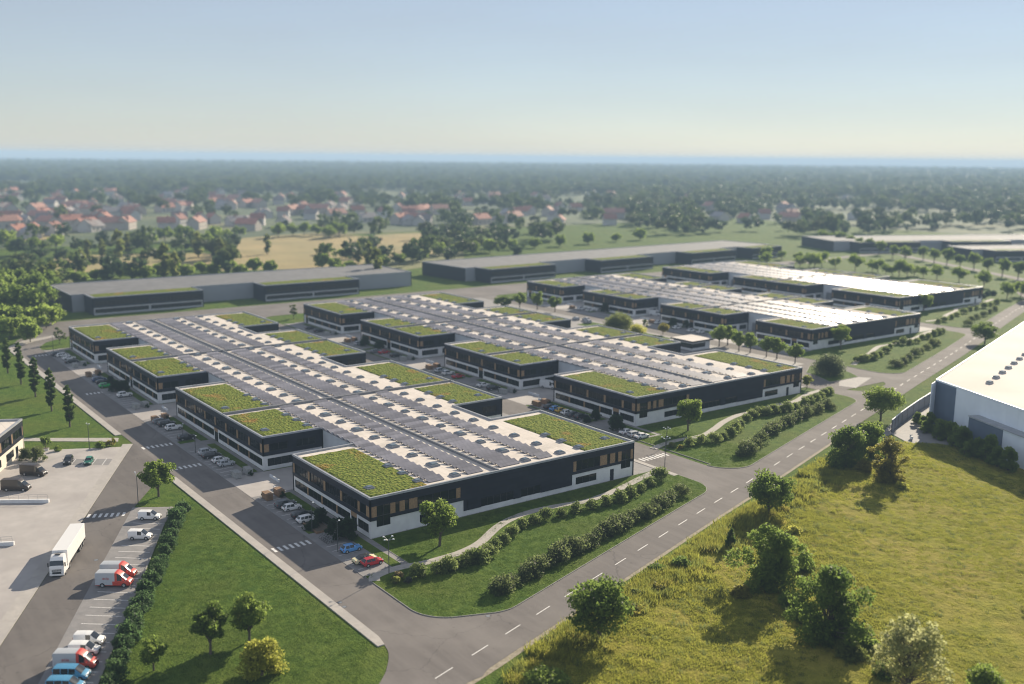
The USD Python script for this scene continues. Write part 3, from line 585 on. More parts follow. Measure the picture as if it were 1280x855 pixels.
# pale warehouse at the right
eh = 13.5
Ec = [(15.53,171.64), (48.88,156.40), (-14.05,316.51), (-22.64,296.39)]
E = thing('industrial_hall', 'tall pale blue hall with a flat white roof at the right edge', 'industrial hall', (Ec[0][0], Ec[0][1], 0))
lp = [(q[0]-Ec[0][0], q[1]-Ec[0][1]) for q in Ec]
far_l = np.array(lp[3]); near_r = np.array(lp[1])*1.75; p4 = [(0, 0), tuple(near_r), tuple(near_r + far_l*1.05), tuple(far_l*1.0)]
K['hallwhite'] = mat('pale_hall_panel', (.66, .71, .77), (.71, .76, .81), .3, .55)
K['hallgrey'] = mat('blue_grey_hall_panel', (.085, .115, .165), (.10, .13, .18), .3, .5)
K['hallroof'] = mat('white_membrane', (.54, .49, .44), (.61, .56, .51), .12, .85, c3=(.45, .39, .34), s3=.06, f3=.6)
ep = Polygon(p4)
obj('wall', MB().prism(ep.buffer(-.15), 0, eh-.4), K['hallwhite'], E)
obj('roof', flat(ep.buffer(-.35), eh-.15), K['hallroof'], E)
obj('parapet', MB().prism(ep.buffer(.04, join_style=2).difference(ep.buffer(-.4, join_style=2)), eh-.42, eh+.05), K['hallwhite'], E)
def on_wall(p, q, s0, s1, z0, z1, d0, d1):
    fr, L = wall_frame(p, q); return MB().box(s0, d0, z0, s1, d1, z1, fr)
nl = float(np.linalg.norm(near_r))
for k in range(4): obj('wall_panel', on_wall(p4[0], p4[1], k*2.3+.0, k*2.3+2.28, .35, eh-.45, -.2, .02), K['hallgrey'], E)
for k in range(12): obj('wall_panel', on_wall(p4[0], p4[1], 9.2+k*4.1, 9.2+k*4.1+4.07, .35, eh-.45, -.2, .0), K['hallwhite'], E)
obj('door', on_wall(p4[0], p4[1], 12.2, 13.7, 0, 2.6, .0, .06), K['hallgrey'], E)
obj('window', on_wall(p4[0], p4[1], 14.6, 15.2, 1.0, 2.4, .0, .05), K['frame'], E)
for k in range(26): obj('wall_panel', on_wall(p4[3], p4[0], k*5.2+.02, k*5.2+5.18, .35, eh-.45, -.2, .0), K['hallwhite'] if k % 6 else K['hallgrey'], E)
obj('annex', on_wall(p4[0], p4[1], 19.55, 60, 0, 7.9, .2, 3.0), K['hallwhite'], E)
for k in range(6): obj('annex_panel', on_wall(p4[0], p4[1], 19.5+k*2.2, 19.5+k*2.2+2.17, .3, 7.7, 2.9, 3.1), K['hallgrey'], E)
obj('annex_roof', on_wall(p4[0], p4[1], 19.3, 60.2, 7.9, 8.1, .1, 3.3), K['coping'], E)
fl = far_l/np.linalg.norm(far_l); nr = near_r/np.linalg.norm(near_r)
for k in range(9):
    c = nr*17.5 + fl*(16 + 8.6*k); m = MB(); 
    m.box(-.7, -.9, 0, .7, .9, .45, (np.eye(3), np.array([c[0], c[1], eh-.16]))); s_ = obj('skylight', m, K['coping'], E)
    obj('dome', MB().box(-.6, -.8, .45, .6, .8, .75, (np.eye(3), np.array([c[0], c[1], eh-.16]))), K['skydome'], s_)
ey = Polygon([(14.31,154.02), (14.97,145.20), (2, 178), (-12, 222), (2, 230), (60, 190), (40.00,165.91), (32.64,155.28), (22.28,149.47)])
struct('hall_yard', MB().prism(ey, -.1, .06), K['paving'])
fw = thing('retaining_fence', 'dark board fence with a pale top rail curving beside the pale hall', 'fence')
fp = curve([(13.29,155.22), (9.48,166.05), (4.25,183.00), (-0.25,198.75), (-5.17,212.16)], 6)
for a, b_ in zip(fp[:-1], fp[1:]):
    obj('fence_panel', MB().prism(LineString([a, b_]).buffer(.06, cap_style=2), .0, 3.6), K['hallgrey'], fw)
obj('top_rail', MB().prism(LineString(fp).buffer(.12, cap_style=2), 3.6, 3.75), K['hallwhite'], fw)
for q in fp[::2]: obj('post', MB().box(q[0]-.1, q[1]-.1, 0, q[0]+.1, q[1]+.1, 3.55), K['poleblack'], fw)

# white office at the left edge
Fh = 8.5; F0 = np.array([-102.4, -42.6]); fu = np.array([.8815, -.4722]); fv = np.array([-.4722, -.8815])
Fb = thing('office_building', 'cream and charcoal office building cut by the left picture edge', 'office building', (F0[0], F0[1], 0), math.atan2(fu[1], fu[0]))
w = Wall(Fb); w.pale = 'cream'
# local: x along fu, y: wall outside on +y
Fp = sbox(0, -22, 46, 0)
obj('inner_core', MB().prism(Fp.buffer(-.6, join_style=2), 0, Fh-.6), K['inside'], Fb); obj('roof', flat(Fp.buffer(-.3, join_style=2), 8.0), K['roof'], Fb)
obj('parapet', MB().prism(Fp.buffer(.03, join_style=2).difference(Fp.buffer(-.5, join_style=2)), 8.0, H+.08), K['coping'], Fb)
def office_yard(w, p, q, upper, lower, door):
    fr, L = wall_frame(p, q); w.panel('dark', fr, 0, L, ZF, 4.3); w.band(fr, 4.3, 6.6, upper, 'dark', L); w.panel('dark', fr, 0, L, 6.6, H)
    w.panel('white', fr, 0, L, 2.7, ZF); w.band(fr, .9, 2.7, lower + [(door, door+1.8, 'door')], 'white', L); w.band(fr, 0, .9, [(door, door+1.8, 'plaindoor')], 'white', L)
office_yard(w, (46, 0), (0, 0), [(45.2, 45.8, 'wood'), (38.6, 44.6, 'window'), (37.6, 38.4, 'wood'), (30.8, 37.0, 'window'), (29.5, 30.5, 'wood'), (20, 29, 'window'), (10, 19, 'window')], [(33.4, 38.6, 'window'), (24, 30, 'window'), (12, 20, 'window')], 40.)
w.plain((0, 0), (0, -22), 'dark', ZF); w.plain((0, 0), (0, -22), 'white', 0, ZF); w.plain((46, -22), (46, 0), 'dark'); w.plain((0, -22), (46, -22), 'dark')
w.flush('cream')
# flat-roofed pavilion between the second and third warehouse
pb = thing('pavilion', 'small flat-roofed pavilion with a pale roof behind the second warehouse', 'pavilion', (-106.3, 202, 0))
obj('wall', MB().box(-5.2, -5., 0, -4.95, 5, 3.5).box(-4.95, 4.8, 0, 5, 5, 3.5).box(4.8, -4.9, 0, 5, 4.8, 1.).box(4.8, -4.9, 2.7, 5, 4.8, 3.5).box(4.8, 2.5, 1.0, 5, 4.8, 2.7).box(-4.95, -5, 0, 5, -4.8, .9).box(-4.95, -5, 2.7, 5, -4.8, 3.5).box(-4.95, -5, .9, -2.6, -4.8, 2.7), K['white'], pb)
f_ = obj('window', MB().box(-2.6, -4.95, .9, 5, -4.85, .98).box(-2.6, -4.95, 2.62, 5, -4.85, 2.7), K['frame'], pb); obj('pane', MB().box(-2.6, -4.92, .98, 4.9, -4.9, 2.62), K['glass'], f_)
f_ = obj('window', MB().box(4.85, -4.8, 1., 4.95, 2.5, 1.08).box(4.85, -4.8, 2.62, 4.95, 2.5, 2.7), K['frame'], pb); obj('pane', MB().box(4.89, -4.8, 1.08, 4.91, 2.5, 2.62), K['glass'], f_)
obj('roof_slab', MB().box(-6, -6, 3.5, 6, 6, 3.95), K['dark'], pb); obj('roof', MB().box(-5.8, -5.8, 3.94, 5.8, 5.8, 3.98), K['hallroof'], pb)
# ---------------------------------------------------------------- trees and shrubs
def leaf_cloud(centres, radii, n, size, seed, flat_=.75, drop=.0):
    r = np.random.default_rng(seed); k = len(centres); w = np.array(radii)**2; w = w/w.sum()
    n = int(n*.55); size = size*1.45; i = r.choice(k, n, p=w); d = r.normal(size=(n, 3)); d /= np.linalg.norm(d, axis=1, keepdims=True)
    rad = (r.uniform(.2, 1.22, n)**.6)[:, None]*np.array(radii)[i][:, None]
    c = np.array(centres)[i] + d*rad*np.array([1, 1, flat_])
    nrm = d*.45 + r.normal(size=(n, 3))*.7 + np.array([0, 0, .3]); nrm /= np.linalg.norm(nrm, axis=1, keepdims=True)
    a = np.cross(nrm, r.normal(size=(n, 3))); a /= np.linalg.norm(a, axis=1, keepdims=True); b = np.cross(nrm, a)
    s = (size*r.uniform(.6, 1.3, n))[:, None]
    v = np.stack([c - a*s, c - b*s*.62, c + a*s, c + b*s*.62], 1).reshape(-1, 3); q = np.arange(n)[:, None]*4
    return v, q + np.arange(4)
def crown_clumps(kind, h, w, seed, k):
    r = np.random.default_rng(seed); C = []; R = []
    for i_ in range(k):
        if kind == 'round':
            z0 = .2*h; d = r.normal(size=3); d /= np.linalg.norm(d); rr = r.uniform(.4, .95)
            C.append((d[0]*w/2*rr, d[1]*w/2*rr, z0 + (h-z0)/2*(1 + d[2]*rr*.92))); R.append(w*r.uniform(.09, .21))
        elif kind == 'poplar':
            t = (i_ + r.uniform(0, 1))/k; ww = w/2*np.sin(np.pi*min(1, (t*.9+.06)))**.6; a = r.uniform(0, 6.283); rr = r.uniform(.15, .85)
            C.append((math.cos(a)*ww*rr, math.sin(a)*ww*rr, h*(.15+.8*t))); R.append(w*(.2-.1*t)*r.uniform(.7, 1.2))
        elif kind == 'bush':
            a = r.uniform(0, 6.283); t = r.uniform(0, 1)**.8; rr = math.sqrt(max(0, 1-t*t))*r.uniform(.35, .85)
            C.append((math.cos(a)*w/2*rr, math.sin(a)*w/2*rr, h*(.12+.72*t))); R.append(w*r.uniform(.14, .23))
        elif kind == 'crag':
            a = r.uniform(0, 6.283); t = r.uniform(0, 1); lob = 1 + .28*math.sin(2*a + seed) + .18*math.sin(5*a + 2*seed) ; rr = math.sqrt(max(.05, 1-(t*.97)**2.2))*r.uniform(.3, .95)*lob*(.8 + .35*math.sin(9*t + 3*a))
            C.append((math.cos(a)*w/2*rr, math.sin(a)*w/2*rr, h*(.08 + .84*t))); R.append(w*r.uniform(.06, .155))
        elif kind == 'wild':
            a = r.uniform(0, 6.283); t = r.uniform(0, 1); rr = (1-.75*t**1.6)*r.uniform(.25, .9)
            C.append((math.cos(a)*w/2*rr, math.sin(a)*w/2*rr, h*(.08+.84*t))); R.append(w*r.uniform(.08, .2))
        elif kind == 'sparse':
            a = r.uniform(0, 6.283); t = r.uniform(0, 1); rr = r.uniform(.3, 1)*(1-.55*t)
            C.append((math.cos(a)*w/2*rr, math.sin(a)*w/2*rr, h*(.3+.65*t))); R.append(w*r.uniform(.05, .1))
        elif kind == 'cone':
            t = r.uniform(0, 1); a = r.uniform(0, 6.283); ww = w/2*(1-t)**.8
            C.append((math.cos(a)*ww*.7, math.sin(a)*ww*.7, h*(.05+.88*t))); R.append(w*.2*(1.1-.8*t))
    return C, R
TREE = {}
def tree(key, name, label, loc, kind, h, w, leaf, n, size, k=26, seed=1, cat='tree', group=None, rz=0., sc=None, stems=1, flat_=.75):
    """a tree or shrub: trunk with limbs, and a crown of leaves; every further one of the same key references the first."""
    loc = (loc[0], loc[1], loc[2] if len(loc) > 2 else .05)
    if key in TREE: return copy(TREE[key], loc, rz, sc, label, group, cat, name)
    t = thing(name, label, cat, loc, rz, group, sc); TREE[key] = t
    C, R = crown_clumps(kind, h, w, seed, k); r = np.random.default_rng(seed+99)
    m = MB(); tr = max(.04, h*.018)*(1.4 if kind == 'round' else 1)
    for s_ in range(stems):
        b = np.array([r.normal()*.25, r.normal()*.25, -.1]) if stems > 1 else np.array([0, 0, -.1]); top = np.array([b[0]*2, b[1]*2, h*(.9 if kind in ('poplar', 'cone') else .62)])
        mid = (b+top)/2 + r.normal(size=3)*[.1, .1, 0]; m.cyl(b, mid, tr*1.15, tr*.75, 7); m.cyl(mid, top, tr*.75, tr*.2, 6)
        for c in C[s_::max(stems, 2)]:
            c = np.array(c); f = np.clip(c[2]/h*.6, .12, .6); st = b + (top-b)*min(f*1.1, .85); kx = st*.45 + c*.55 + np.array([0, 0, .08*h*r.uniform(-.3, .6)])
            m.cyl(st, kx, tr*.38, tr*.22, 5); m.cyl(kx, c, tr*.22, tr*.06, 4)
    obj('trunk' if stems == 1 else 'stem', m, K['bark'], t); obj('crown', leaf_cloud(C, R, n, size, seed, flat_), leaf, t)
    return t
def var(i, lo=.88, hi=1.14):
    r = np.random.default_rng(1000+i); a = r.uniform(lo, hi); return r.uniform(0, 6.28), (a, a*r.uniform(.94, 1.06), a*r.uniform(.9, 1.1))
# hedges: every shrub an object
hn = [0]
def shrubs(pts, prefix, leaf, label, group, h, w, kinds=3, name='hedge_shrub', n=1500, size=.15, zmid=.6, base=.08, smin=.85, smax=1.2):
    for p in pts:
        hn[0] += 1; rz, sc = var(hn[0], smin, smax); j = hn[0] % kinds
        tree(prefix+str(j), name, label, (p[0], p[1], base), 'bush', h*(1 + .08*j), w, leaf, n, size, 22, 40+j, 'shrub', group, rz, sc, stems=3, flat_=.9)
IN_A = [(21.99,11.23), (20.30,13.86), (18.00,17.23), (16.63,20.19), (14.72,23.81), (12.45,27.71), (11.91,31.31), (11.30,35.19), (12.03,38.51), (11.94,42.74), (12.23,46.73), (12.34,50.82), (12.10,54.82), (11.47,58.69), (9.96,63.07), (8.39,67.60), (6.21,73.29), (20.85,-1.84), (21.78,2.16), (21.67,4.18), (21.49,6.13), (21.23,8.00), (20.85,9.97)]
OUT_A = [(34.59,5.68), (34.50,7.51), (34.09,9.30), (33.19,12.70), (32.47,14.80), (31.39,17.53), (30.63,19.73), (29.77,21.85), (29.23,23.80), (28.49,25.75), (28.51,27.42), (28.27,28.99), (28.13,31.18), (27.68,32.98), (26.50,35.78), (25.40,38.56), (24.73,41.00), (24.16,43.39), (23.59,45.82), (22.71,48.17), (22.51,50.70), (22.15,53.04), (21.40,55.77), (20.15,59.05), (19.19,61.66), (18.35,64.20), (16.70,68.91)]
IN_B = [(-9.45,99.25), (-9.12,103.66), (-8.23,107.29), (-8.60,111.53), (-9.99,115.61), (-12.03,120.21), (-14.35,124.62), (-17.66,131.15), (-19.51,135.75), (-20.09,138.92), (-19.81,140.77), (-18.85,141.88), (-18.76,144.93), (-18.78,147.85), (-18.26,150.11), (-18.25,154.04), (-19.25,159.34), (-19.97,163.01), (-21.16,167.69), (-22.63,172.12), (-24.26,176.46), (-24.95,179.93)]
OUT_B = [(4.58,103.82), (3.60,106.30), (3.11,108.23), (1.38,112.47), (-0.40,116.83), (-4.51,124.43), (-4.89,126.37), (-5.76,128.92), (-7.16,133.36), (-7.91,137.05), (-8.73,139.64), (-9.77,142.53), (-10.46,146.27), (-11.59,150.33), (-12.31,154.24), (-12.74,157.47), (-14.50,161.86), (-14.30,164.32), (-12.13,162.88)]
IN_C = [(-51.44,231.97), (-50.88,234.21), (-50.31,236.01), (-50.55,239.46), (-50.78,242.48), (-52.70,249.43), (-55.85,257.43), (-60.16,266.85), (-63.26,276.02), (-62.57,279.89), (-60.94,282.34), (-61.31,287.50), (-64.71,297.13), (-64.33,300.73), (-66.88,309.22), (-67.67,314.35), (-68.24,318.63)]
OUT_C = [(-38.58,236.43), (-37.11,237.26), (-38.77,242.97), (-41.86,251.51), (-45.40,260.92), (-47.77,268.58), (-51.08,278.43), (-53.29,286.10), (-54.09,290.52)]
IN_D = [(-85.17,343.49), (-85.61,349.91), (-88.33,360.34), (-91.51,370.59), (-94.44,381.78), (-97.47,393.38), (-97.06,399.01), (-98.68,408.41), (-100.34,418.07), (-102.59,429.00)]
OUT_D = [(-73.22,347.83), (-78.51,360.74), (-81.47,370.83), (-84.16,381.84), (-86.96,393.25), (-90.62,403.92)]
for pts, lf, pf, lab, grp in ((IN_A, L_HEDGE, 'in', 'rounded dark green shrub in the row along the curved footpath before the nearest warehouse', 'inner hedge of the nearest verge'),
        (OUT_A, L_OLIVE, 'out', 'olive shrub in the uneven hedge beside the main road before the nearest warehouse', 'outer hedge of the nearest verge'),
        (IN_B, L_HEDGE, 'in', 'rounded dark green shrub along the footpath before the second warehouse', 'inner hedge of the second verge'),
        (OUT_B, L_OLIVE, 'out', 'olive shrub in the hedge beside the main road before the second warehouse', 'outer hedge of the second verge'),
        (IN_C, L_HEDGE, 'in', 'rounded dark green shrub along the footpath before the third warehouse', 'inner hedge of the third verge'),
        (OUT_C, L_OLIVE, 'out', 'olive shrub in the hedge beside the main road before the third warehouse', 'outer hedge of the third verge'),
        (IN_D, L_HEDGE, 'in', 'small green shrub along the footpath before the farthest warehouse', 'inner hedge of the farthest verge'),
        (OUT_D, L_OLIVE, 'out', 'small olive shrub beside the main road before the farthest warehouse', 'outer hedge of the farthest verge')):
    shrubs(pts, pf, lf, lab, grp, 2.2 if pf == 'in' else 2.4, 3.7 if pf == 'in' else 4.4)
LOT = [(-34.71,-25.33), (-31.78,-27.29), (-29.47,-28.78), (-25.30,-29.76), (-21.57,-32.20), (-18.23,-33.82), (-14.38,-35.49), (-9.72,-37.61), (-5.94,-39.64), (-2.03,-41.66), (1.00,-43.59), (4.81,-45.11), (8.58,-46.99), (12.52,-48.69), (16.06,-50.61), (19.53,-52.29), (22.84,-53.89), (26.34,-55.51), (28.90,-57.01), (31.69,-58.53), (-7.93,-38.81), (10.30,-48.24), (6.58,-46.02)]
shrubs(LOT, 'lot', leafmat('leaf_lot_hedge', (.05, .095, .028), (.11, .17, .055), (.24, .29, .13)), 'dark green shrub of the hedge beside the van parking lot', 'hedge beside the van parking lot', 2.5, 3.6, n=2200, size=.15)
# ornamental grasses at the footpath ends
def tuft(loc, label, leaf, h, w, key): tree(key, 'ornamental_grass', label, loc, 'bush', h, w, leaf, 700, .14, 12, 7, 'plant', None, hn[0]*1.3, None, 3)
tuft((*(19.68,-5.06), .08), 'pale buff ornamental grass at the footpath end near the parked red car', leafmat('leaf_buff', (.16, .13, .06), (.26, .22, .11), (.36, .32, .18)), 1.3, 2.4, 'og1')
tuft((*(21.02,-6.26), .08), 'cream ornamental grass nearest the kerb at the footpath end', L_LIGHT, 1.2, 1.8, 'og2')
tuft((*(22.00,-4.36), .08), 'grey blue low plant beside the buff ornamental grass', leafmat('leaf_grey', (.08, .09, .07), (.14, .15, .13), (.2, .2, .17)), .9, 1.6, 'og3')
tuft((*(-10.96,94.36), .08), 'golden ornamental grass beside the zebra crossing of the sunlit road', L_LIGHT, 1.3, 2.6, 'og4')
tuft((*(-8.69,95.39), .08), 'reddish low plant at the footpath end before the second warehouse', L_AUTUMN, 1., 2., 'og5')
# single trees
tree('plane', 'street_tree', 'round green tree on the lawn before the nearest warehouse gable', (*(10.97,9.06), .05), 'round', 10.0, 7.4, L_MID, 9000, .21, 34, 3)
tree('plane', 'street_tree', 'round green tree on the lawn before the second warehouse gable', (*(-20.04,109.85), .05), 'round', 10, 7.4, L_MID, 9000, .21, rz=2., sc=(.98, .98, 1.0))
tree('plane', 'street_tree', 'round green tree on the lawn before the third warehouse gable', (*(-71.60,250.80), .05), 'round', 10, 7.4, L_MID, 9000, .21, rz=4., sc=(1.08, 1.08, 1.0))
tree('plane', 'street_tree', 'round green tree at the street corner of the farthest warehouse', (*(-109.46,371.32), .05), 'round', 10, 7.4, L_MID, 9000, .21, rz=1., sc=(1.08, 1.08, .98))
tree('road', 'roadside_tree', 'broad loose tree beside the main road at the bottom centre', (*(58.21,8.40), -.05), 'round', 10.8, 10.2, L_DARK, 10000, .22, 54, 11)
tree('road', 'roadside_tree', 'loose tree beside the main road across from the second warehouse verge', (*(36.72,74.78), -.05), 'round', 10.6, 8.6, L_DARK, 8000, .22, rz=2.4, sc=(.93, .93, .93))
tree('road', 'roadside_tree', 'pale loose tree beside the main road near the pale hall fence', (*(3.72,164.51), -.05), 'round', 10.6, 8.6, L_DARK, 8000, .22, rz=4.4, sc=(1.05, 1.05, .98))
tree('road', 'roadside_tree', 'roadside tree partly behind the white roof edge of the pale hall', (*(-44.79,310.71), -.05), 'round', 10.6, 8.6, L_DARK, 8000, .22, rz=.9, sc=(1.0, 1.0, .85))
for i, p in enumerate([(-204.91,-28.24), (-183.65,-28.11), (-162.76,-27.97), (-141.24,-27.97), (-120.15,-27.81), (-226.34,-28.45)]):
    rz, sc = var(i, .94, 1.04)
    tree('poplar', 'poplar_tree', ['slim dark poplar, second from the left of the row beside the front road', 'slim dark poplar, third of the row counted from the left', 'slim dark poplar in the middle of the row', 'slim dark poplar, next to the rightmost of the row', 'rightmost slim poplar, nearest the side road lamp', 'leftmost poplar at the picture edge'][i],
         (*p, -.05), 'poplar', 13.6, 3.5, L_CYPRESS, 7000, .2, 60, 21, 'tree', 'poplars beside the front road', rz, sc)
tree('lawn1', 'lawn_tree', 'tall egg-shaped dark green tree on the lower left lawn', (*(26.78,-41.75), -.05), 'round', 8.0, 4.9, L_DARK, 9000, .17, 44, 31)
tree('lawn2', 'lawn_tree', 'wide dark tree behind the yellow bush on the lower left lawn', (*(26.34,-35.45), -.05), 'round', 7.8, 6.0, L_DARK, 10000, .17, 54, 32)
tree('ybush', 'yellow_bush', 'pale yellow green round bush on the lower left lawn', (*(37.10,-37.90), -.05), 'bush', 6.0, 6.4, L_YELLOW, 12000, .15, 46, 33, 'bush', stems=5)
tree('lawn3', 'lawn_tree', 'small thin tree between the shrub hedge and the tall egg-shaped tree', (*(26.82,-50.17), -.05), 'round', 5.4, 4.2, L_DARK, 3600, .16, 22, 34)
tree('side', 'street_tree', 'bright green tree at the corner of side road and front road', (*(-48.90,-25.89), -.05), 'round', 9.0, 6.6, L_MID, 8500, .19, 36, 35)
tree('farcorner', 'street_tree', 'thin tree on the lawn beyond the far end of the nearest warehouse', (-251.73,-1.37), 'sparse', 7, 6, L_OLIVE, 2500, .18, 24, 36)
tree('farcorner', 'street_tree', 'thin tree on the lawn left of the second warehouse far end', (-258.69,100.93), 'sparse', 7, 6, L_OLIVE, 2500, .18, rz=1)
# the wild trees of the meadow
tree('wild1', 'wild_tree', 'large dark bushy tree at the meadow edge, left of the two', (*(61.24,46.10), 0), 'crag', 12.0, 12.0, L_DARK, 20000, .2, 75, 51, stems=4, flat_=.9)
tree('wild2', 'wild_tree', 'large dark bushy tree lower right of its twin in the meadow', (*(79.06,37.61), 0), 'crag', 12.5, 12.5, L_DARK, 21000, .2, 75, 52, stems=4, flat_=.9)
tree('bare', 'wild_tree', 'half bare pale tree with dark branches at the bottom right', (*(95.55,33.15), 0), 'sparse', 11.5, 12.0, leafmat('leaf_pale', (.24, .25, .10), (.40, .40, .19), (.55, .52, .30)), 11000, .16, 120, 53, stems=3)
tree('wild3', 'wild_bush', 'dense green bush cut by the bottom edge, right of the bare tree', (*(101.49,41.46), 0), 'bush', 4.8, 6.5, L_MID, 9000, .17, 40, 54, 'bush', stems=4)
tree('wild4', 'wild_bush', 'low dark bush at the bottom edge below the roadside tree', (*(64.64,-7.19), 0), 'bush', 2.6, 7.5, L_DARK, 6000, .17, 40, 55, 'bush', stems=4)
for i, (p, lf, hh, ww, lab) in enumerate([((67.76,42.25), L_MID, 3.0, 5., 'leafy undergrowth between the two large dark meadow trees'), ((72.10,40.88), L_DARK, 2.6, 5., 'dark undergrowth at the left foot of the lower large meadow tree'), ((84.07,35.81), L_LIGHT, 2.6, 5.5, 'pale green undergrowth between the lower large tree and the half bare tree'),
        ((84.39,40.20), L_MID, 2.2, 4., 'bright green bush left above the half bare tree'), ((79.17,41.98), L_MID, 2.6, 4.5, 'green bush at the right foot of the lower large meadow tree'), ((58.97,57.18), L_MID, 2.4, 4.5, 'green bush at the right foot of the upper large meadow tree'), ((59.95,39.13), L_AUTUMN, 1.8, 4., 'golden bush left of the upper large meadow tree'),
        ((46.28,70.85), L_YELLOW, 1.5, 3.4, 'yellow bush above the upper large meadow tree'), ((90.27,35.51), L_DARK, 2., 4.5, 'dark low bush under the half bare tree'), ((54.03,19.84), L_AUTUMN, 1.4, 3.6, 'golden low bush in the meadow beside the bottom centre roadside tree'), ((49.98,28.90), L_AUTUMN, 1.5, 3.2, 'golden low bush in the weeds beside the road'), ((49.38,24.22), L_LIGHT, 1.3, 3., 'pale low bush nearest the bottom centre roadside tree')]):
    tree('scrub%d' % i, 'wild_bush', lab, (*p, 0), 'bush', hh, ww, lf, int(900*ww), .17, 26, 120+i, 'bush', None, i*1.3, None, 3)
tree('conif', 'conifer', 'small dark conifer beside the left wild tree', (*(44.84,53.62), 0), 'cone', 5.2, 2.6, L_CYPRESS, 3500, .14, 30, 56)
tree('dbush', 'wild_bush', 'small dark bush in the meadow below the main road', (*(45.63,39.16), 0), 'bush', 2.4, 4.2, L_DARK, 3000, .16, 22, 57, 'bush', stems=3)
tree('dbush', 'wild_bush', 'low dark bush in the meadow nearest the road edge', (*(44.48,34.31), 0), 'bush', 2.4, 4.2, L_DARK, 3000, .16, rz=2, sc=(1, 1, .7), cat='bush')
tree('clump1', 'wild_tree', 'dark tree of the clump beside the main road near the pale hall', (*(25.63,118.05), 0), 'crag', 10, 12, L_DARK, 14000, .22, 60, 58, stems=3, flat_=.9)
tree('clump1', 'wild_tree', 'second dark tree in the clump, nearer the hall fence', (*(25.64,127.28), 0), 'crag', 9.0, 9.0, L_DARK, 12000, .22, rz=2, sc=(.9, .9, 1))
tree('clump2', 'wild_tree', 'sunlit yellow tree before the dark clump beside the pale hall', (*(38.31,114.85), 0), 'crag', 11, 9.5, L_AUTUMN, 12000, .2, 55, 59, stems=3)
tree('clump3', 'wild_bush', 'small yellow bush left of the sunlit yellow tree', (*(30.94,116.86), 0), 'bush', 3.6, 4.2, L_AUTUMN, 3500, .18, 22, 60, 'bush', stems=3)
tree('clump4', 'wild_bush', 'bright yellow green low bush at the foot of the sunlit yellow tree', (*(43.25,112.96), 0), 'bush', 1.8, 3.6, L_YELLOW, 2500, .15, 20, 61, 'bush', stems=3)
eu = np.array([.8969, -.4422]); eo = np.array([-.4422, -.8969]); e0 = np.array(Ec[0])
for i, (s_, d_, hh) in enumerate([(-2.5, 3, .75), (1.5, 3.5, .9), (5, 4, 1.1), (8.5, 3.6, .95), (11.5, 4.2, 1.2), (15, 4, 1.05), (18, 5, .9), (20.5, 6.2, 1.1), (24, 6.6, 1.3), (27.5, 6.2, 1.), (31, 6.8, 1.15), (34.5, 6.4, 1.35), (38.5, 7, 1.2), (42, 6.6, 1.3), (7, 6.4, .8), (13.5, 6.8, .8), (29, 9, .85)]):
    p = e0 + eu*s_ + eo*d_; rz, sc = var(i+300, .9, 1.1); tree('hallbush', 'dark_bush', 'dark bush of the row in shade before the pale hall', (p[0], p[1], 0), 'wild', 4.8, 4.4, L_DARK, 4500, .18, 30, 62, 'bush', 'bushes before the pale hall', rz, (sc[0]*hh, sc[1]*hh, sc[2]*hh), 3)
for i, p in enumerate([(76.81,123.74), (68.11,137.16), (96.12,82.82), (94.79,94.75), (61.80,152.65)]):
    rz, sc = var(i+500, .9, 1.15); tree('wild2', 'wild_tree', 'tree just outside the right picture edge whose long shadow lies on the meadow', (*p, 0), 'wild', 11.5, 10.5, L_DARK, 18000, .2, rz=rz, sc=sc, group='trees outside the right picture edge')
# between the second and third warehouses
tree('island', 'big_shrub', 'huge round grey green shrub on the island beside the main road', (*(-42.88,203.75), .1), 'bush', 7.2, 11.5, leafmat('leaf_willow', (.10, .125, .055), (.19, .22, .10), (.34, .36, .2)), 16000, .2, 90, 63, 'bush', stems=8)
tree('corner', 'corner_shrub', 'small light tree at the street corner of the second warehouse', (*(-34.13,180.26), .05), 'round', 4.6, 4.0, L_LIGHT, 2600, .17, 20, 64)
for i, p in enumerate([(-101.79,213.15), (-101.98,218.36), (-90.34,211.72), (-85.94,213.16), (-76.87,211.73), (-71.95,211.82), (-62.98,211.12)]):
    rz, sc = var(i+40, .92, 1.08)
    tree('rowt', 'street_tree', 'round street tree in the row behind the second warehouse', (*p, .05), 'round', 8.6, 6.2, L_MID, 5500, .2, 30, 65, 'tree', 'row of street trees behind the second warehouse', rz, sc)
tree('rowb', 'street_tree', 'dark tree behind the second warehouse roof, right of three', (*(-209.49,215.25), .05), 'round', 8.8, 6.4, L_DARK, 5000, .22, 30, 66)
tree('rowb', 'street_tree', 'tallest dark tree behind the second warehouse roof, middle of three', (*(-218.85,211.69), .05), 'round', 8.8, 6.4, L_DARK, 5000, .22, rz=2, sc=(1, 1, 1.2))
tree('rowb', 'street_tree', 'dark tree behind the second warehouse roof, left of three', (*(-228.42,208.06), .05), 'round', 8.8, 6.4, L_DARK, 5000, .22, rz=4)
tree('rowb', 'street_tree', 'dark broad tree behind the far green roof of the second warehouse', (*(-229.79,199.11), .05), 'round', 8.8, 6.4, L_DARK, 5000, .22, rz=1, sc=(1.5, 1.5, .9))
tree('gbush', 'big_shrub', 'large grey green willow shrub behind the second warehouse roof', (*(-152.42,205.47), .05), 'bush', 7.5, 13, L_LIGHT, 14000, .22, 80, 67, 'bush', stems=8)
tree('gbush2', 'low_shrub', 'bright yellow green low shrub beside the large willow shrub', (*(-143.89,208.71), .05), 'bush', 3.2, 8, L_YELLOW, 4000, .2, 30, 68, 'bush', stems=4)
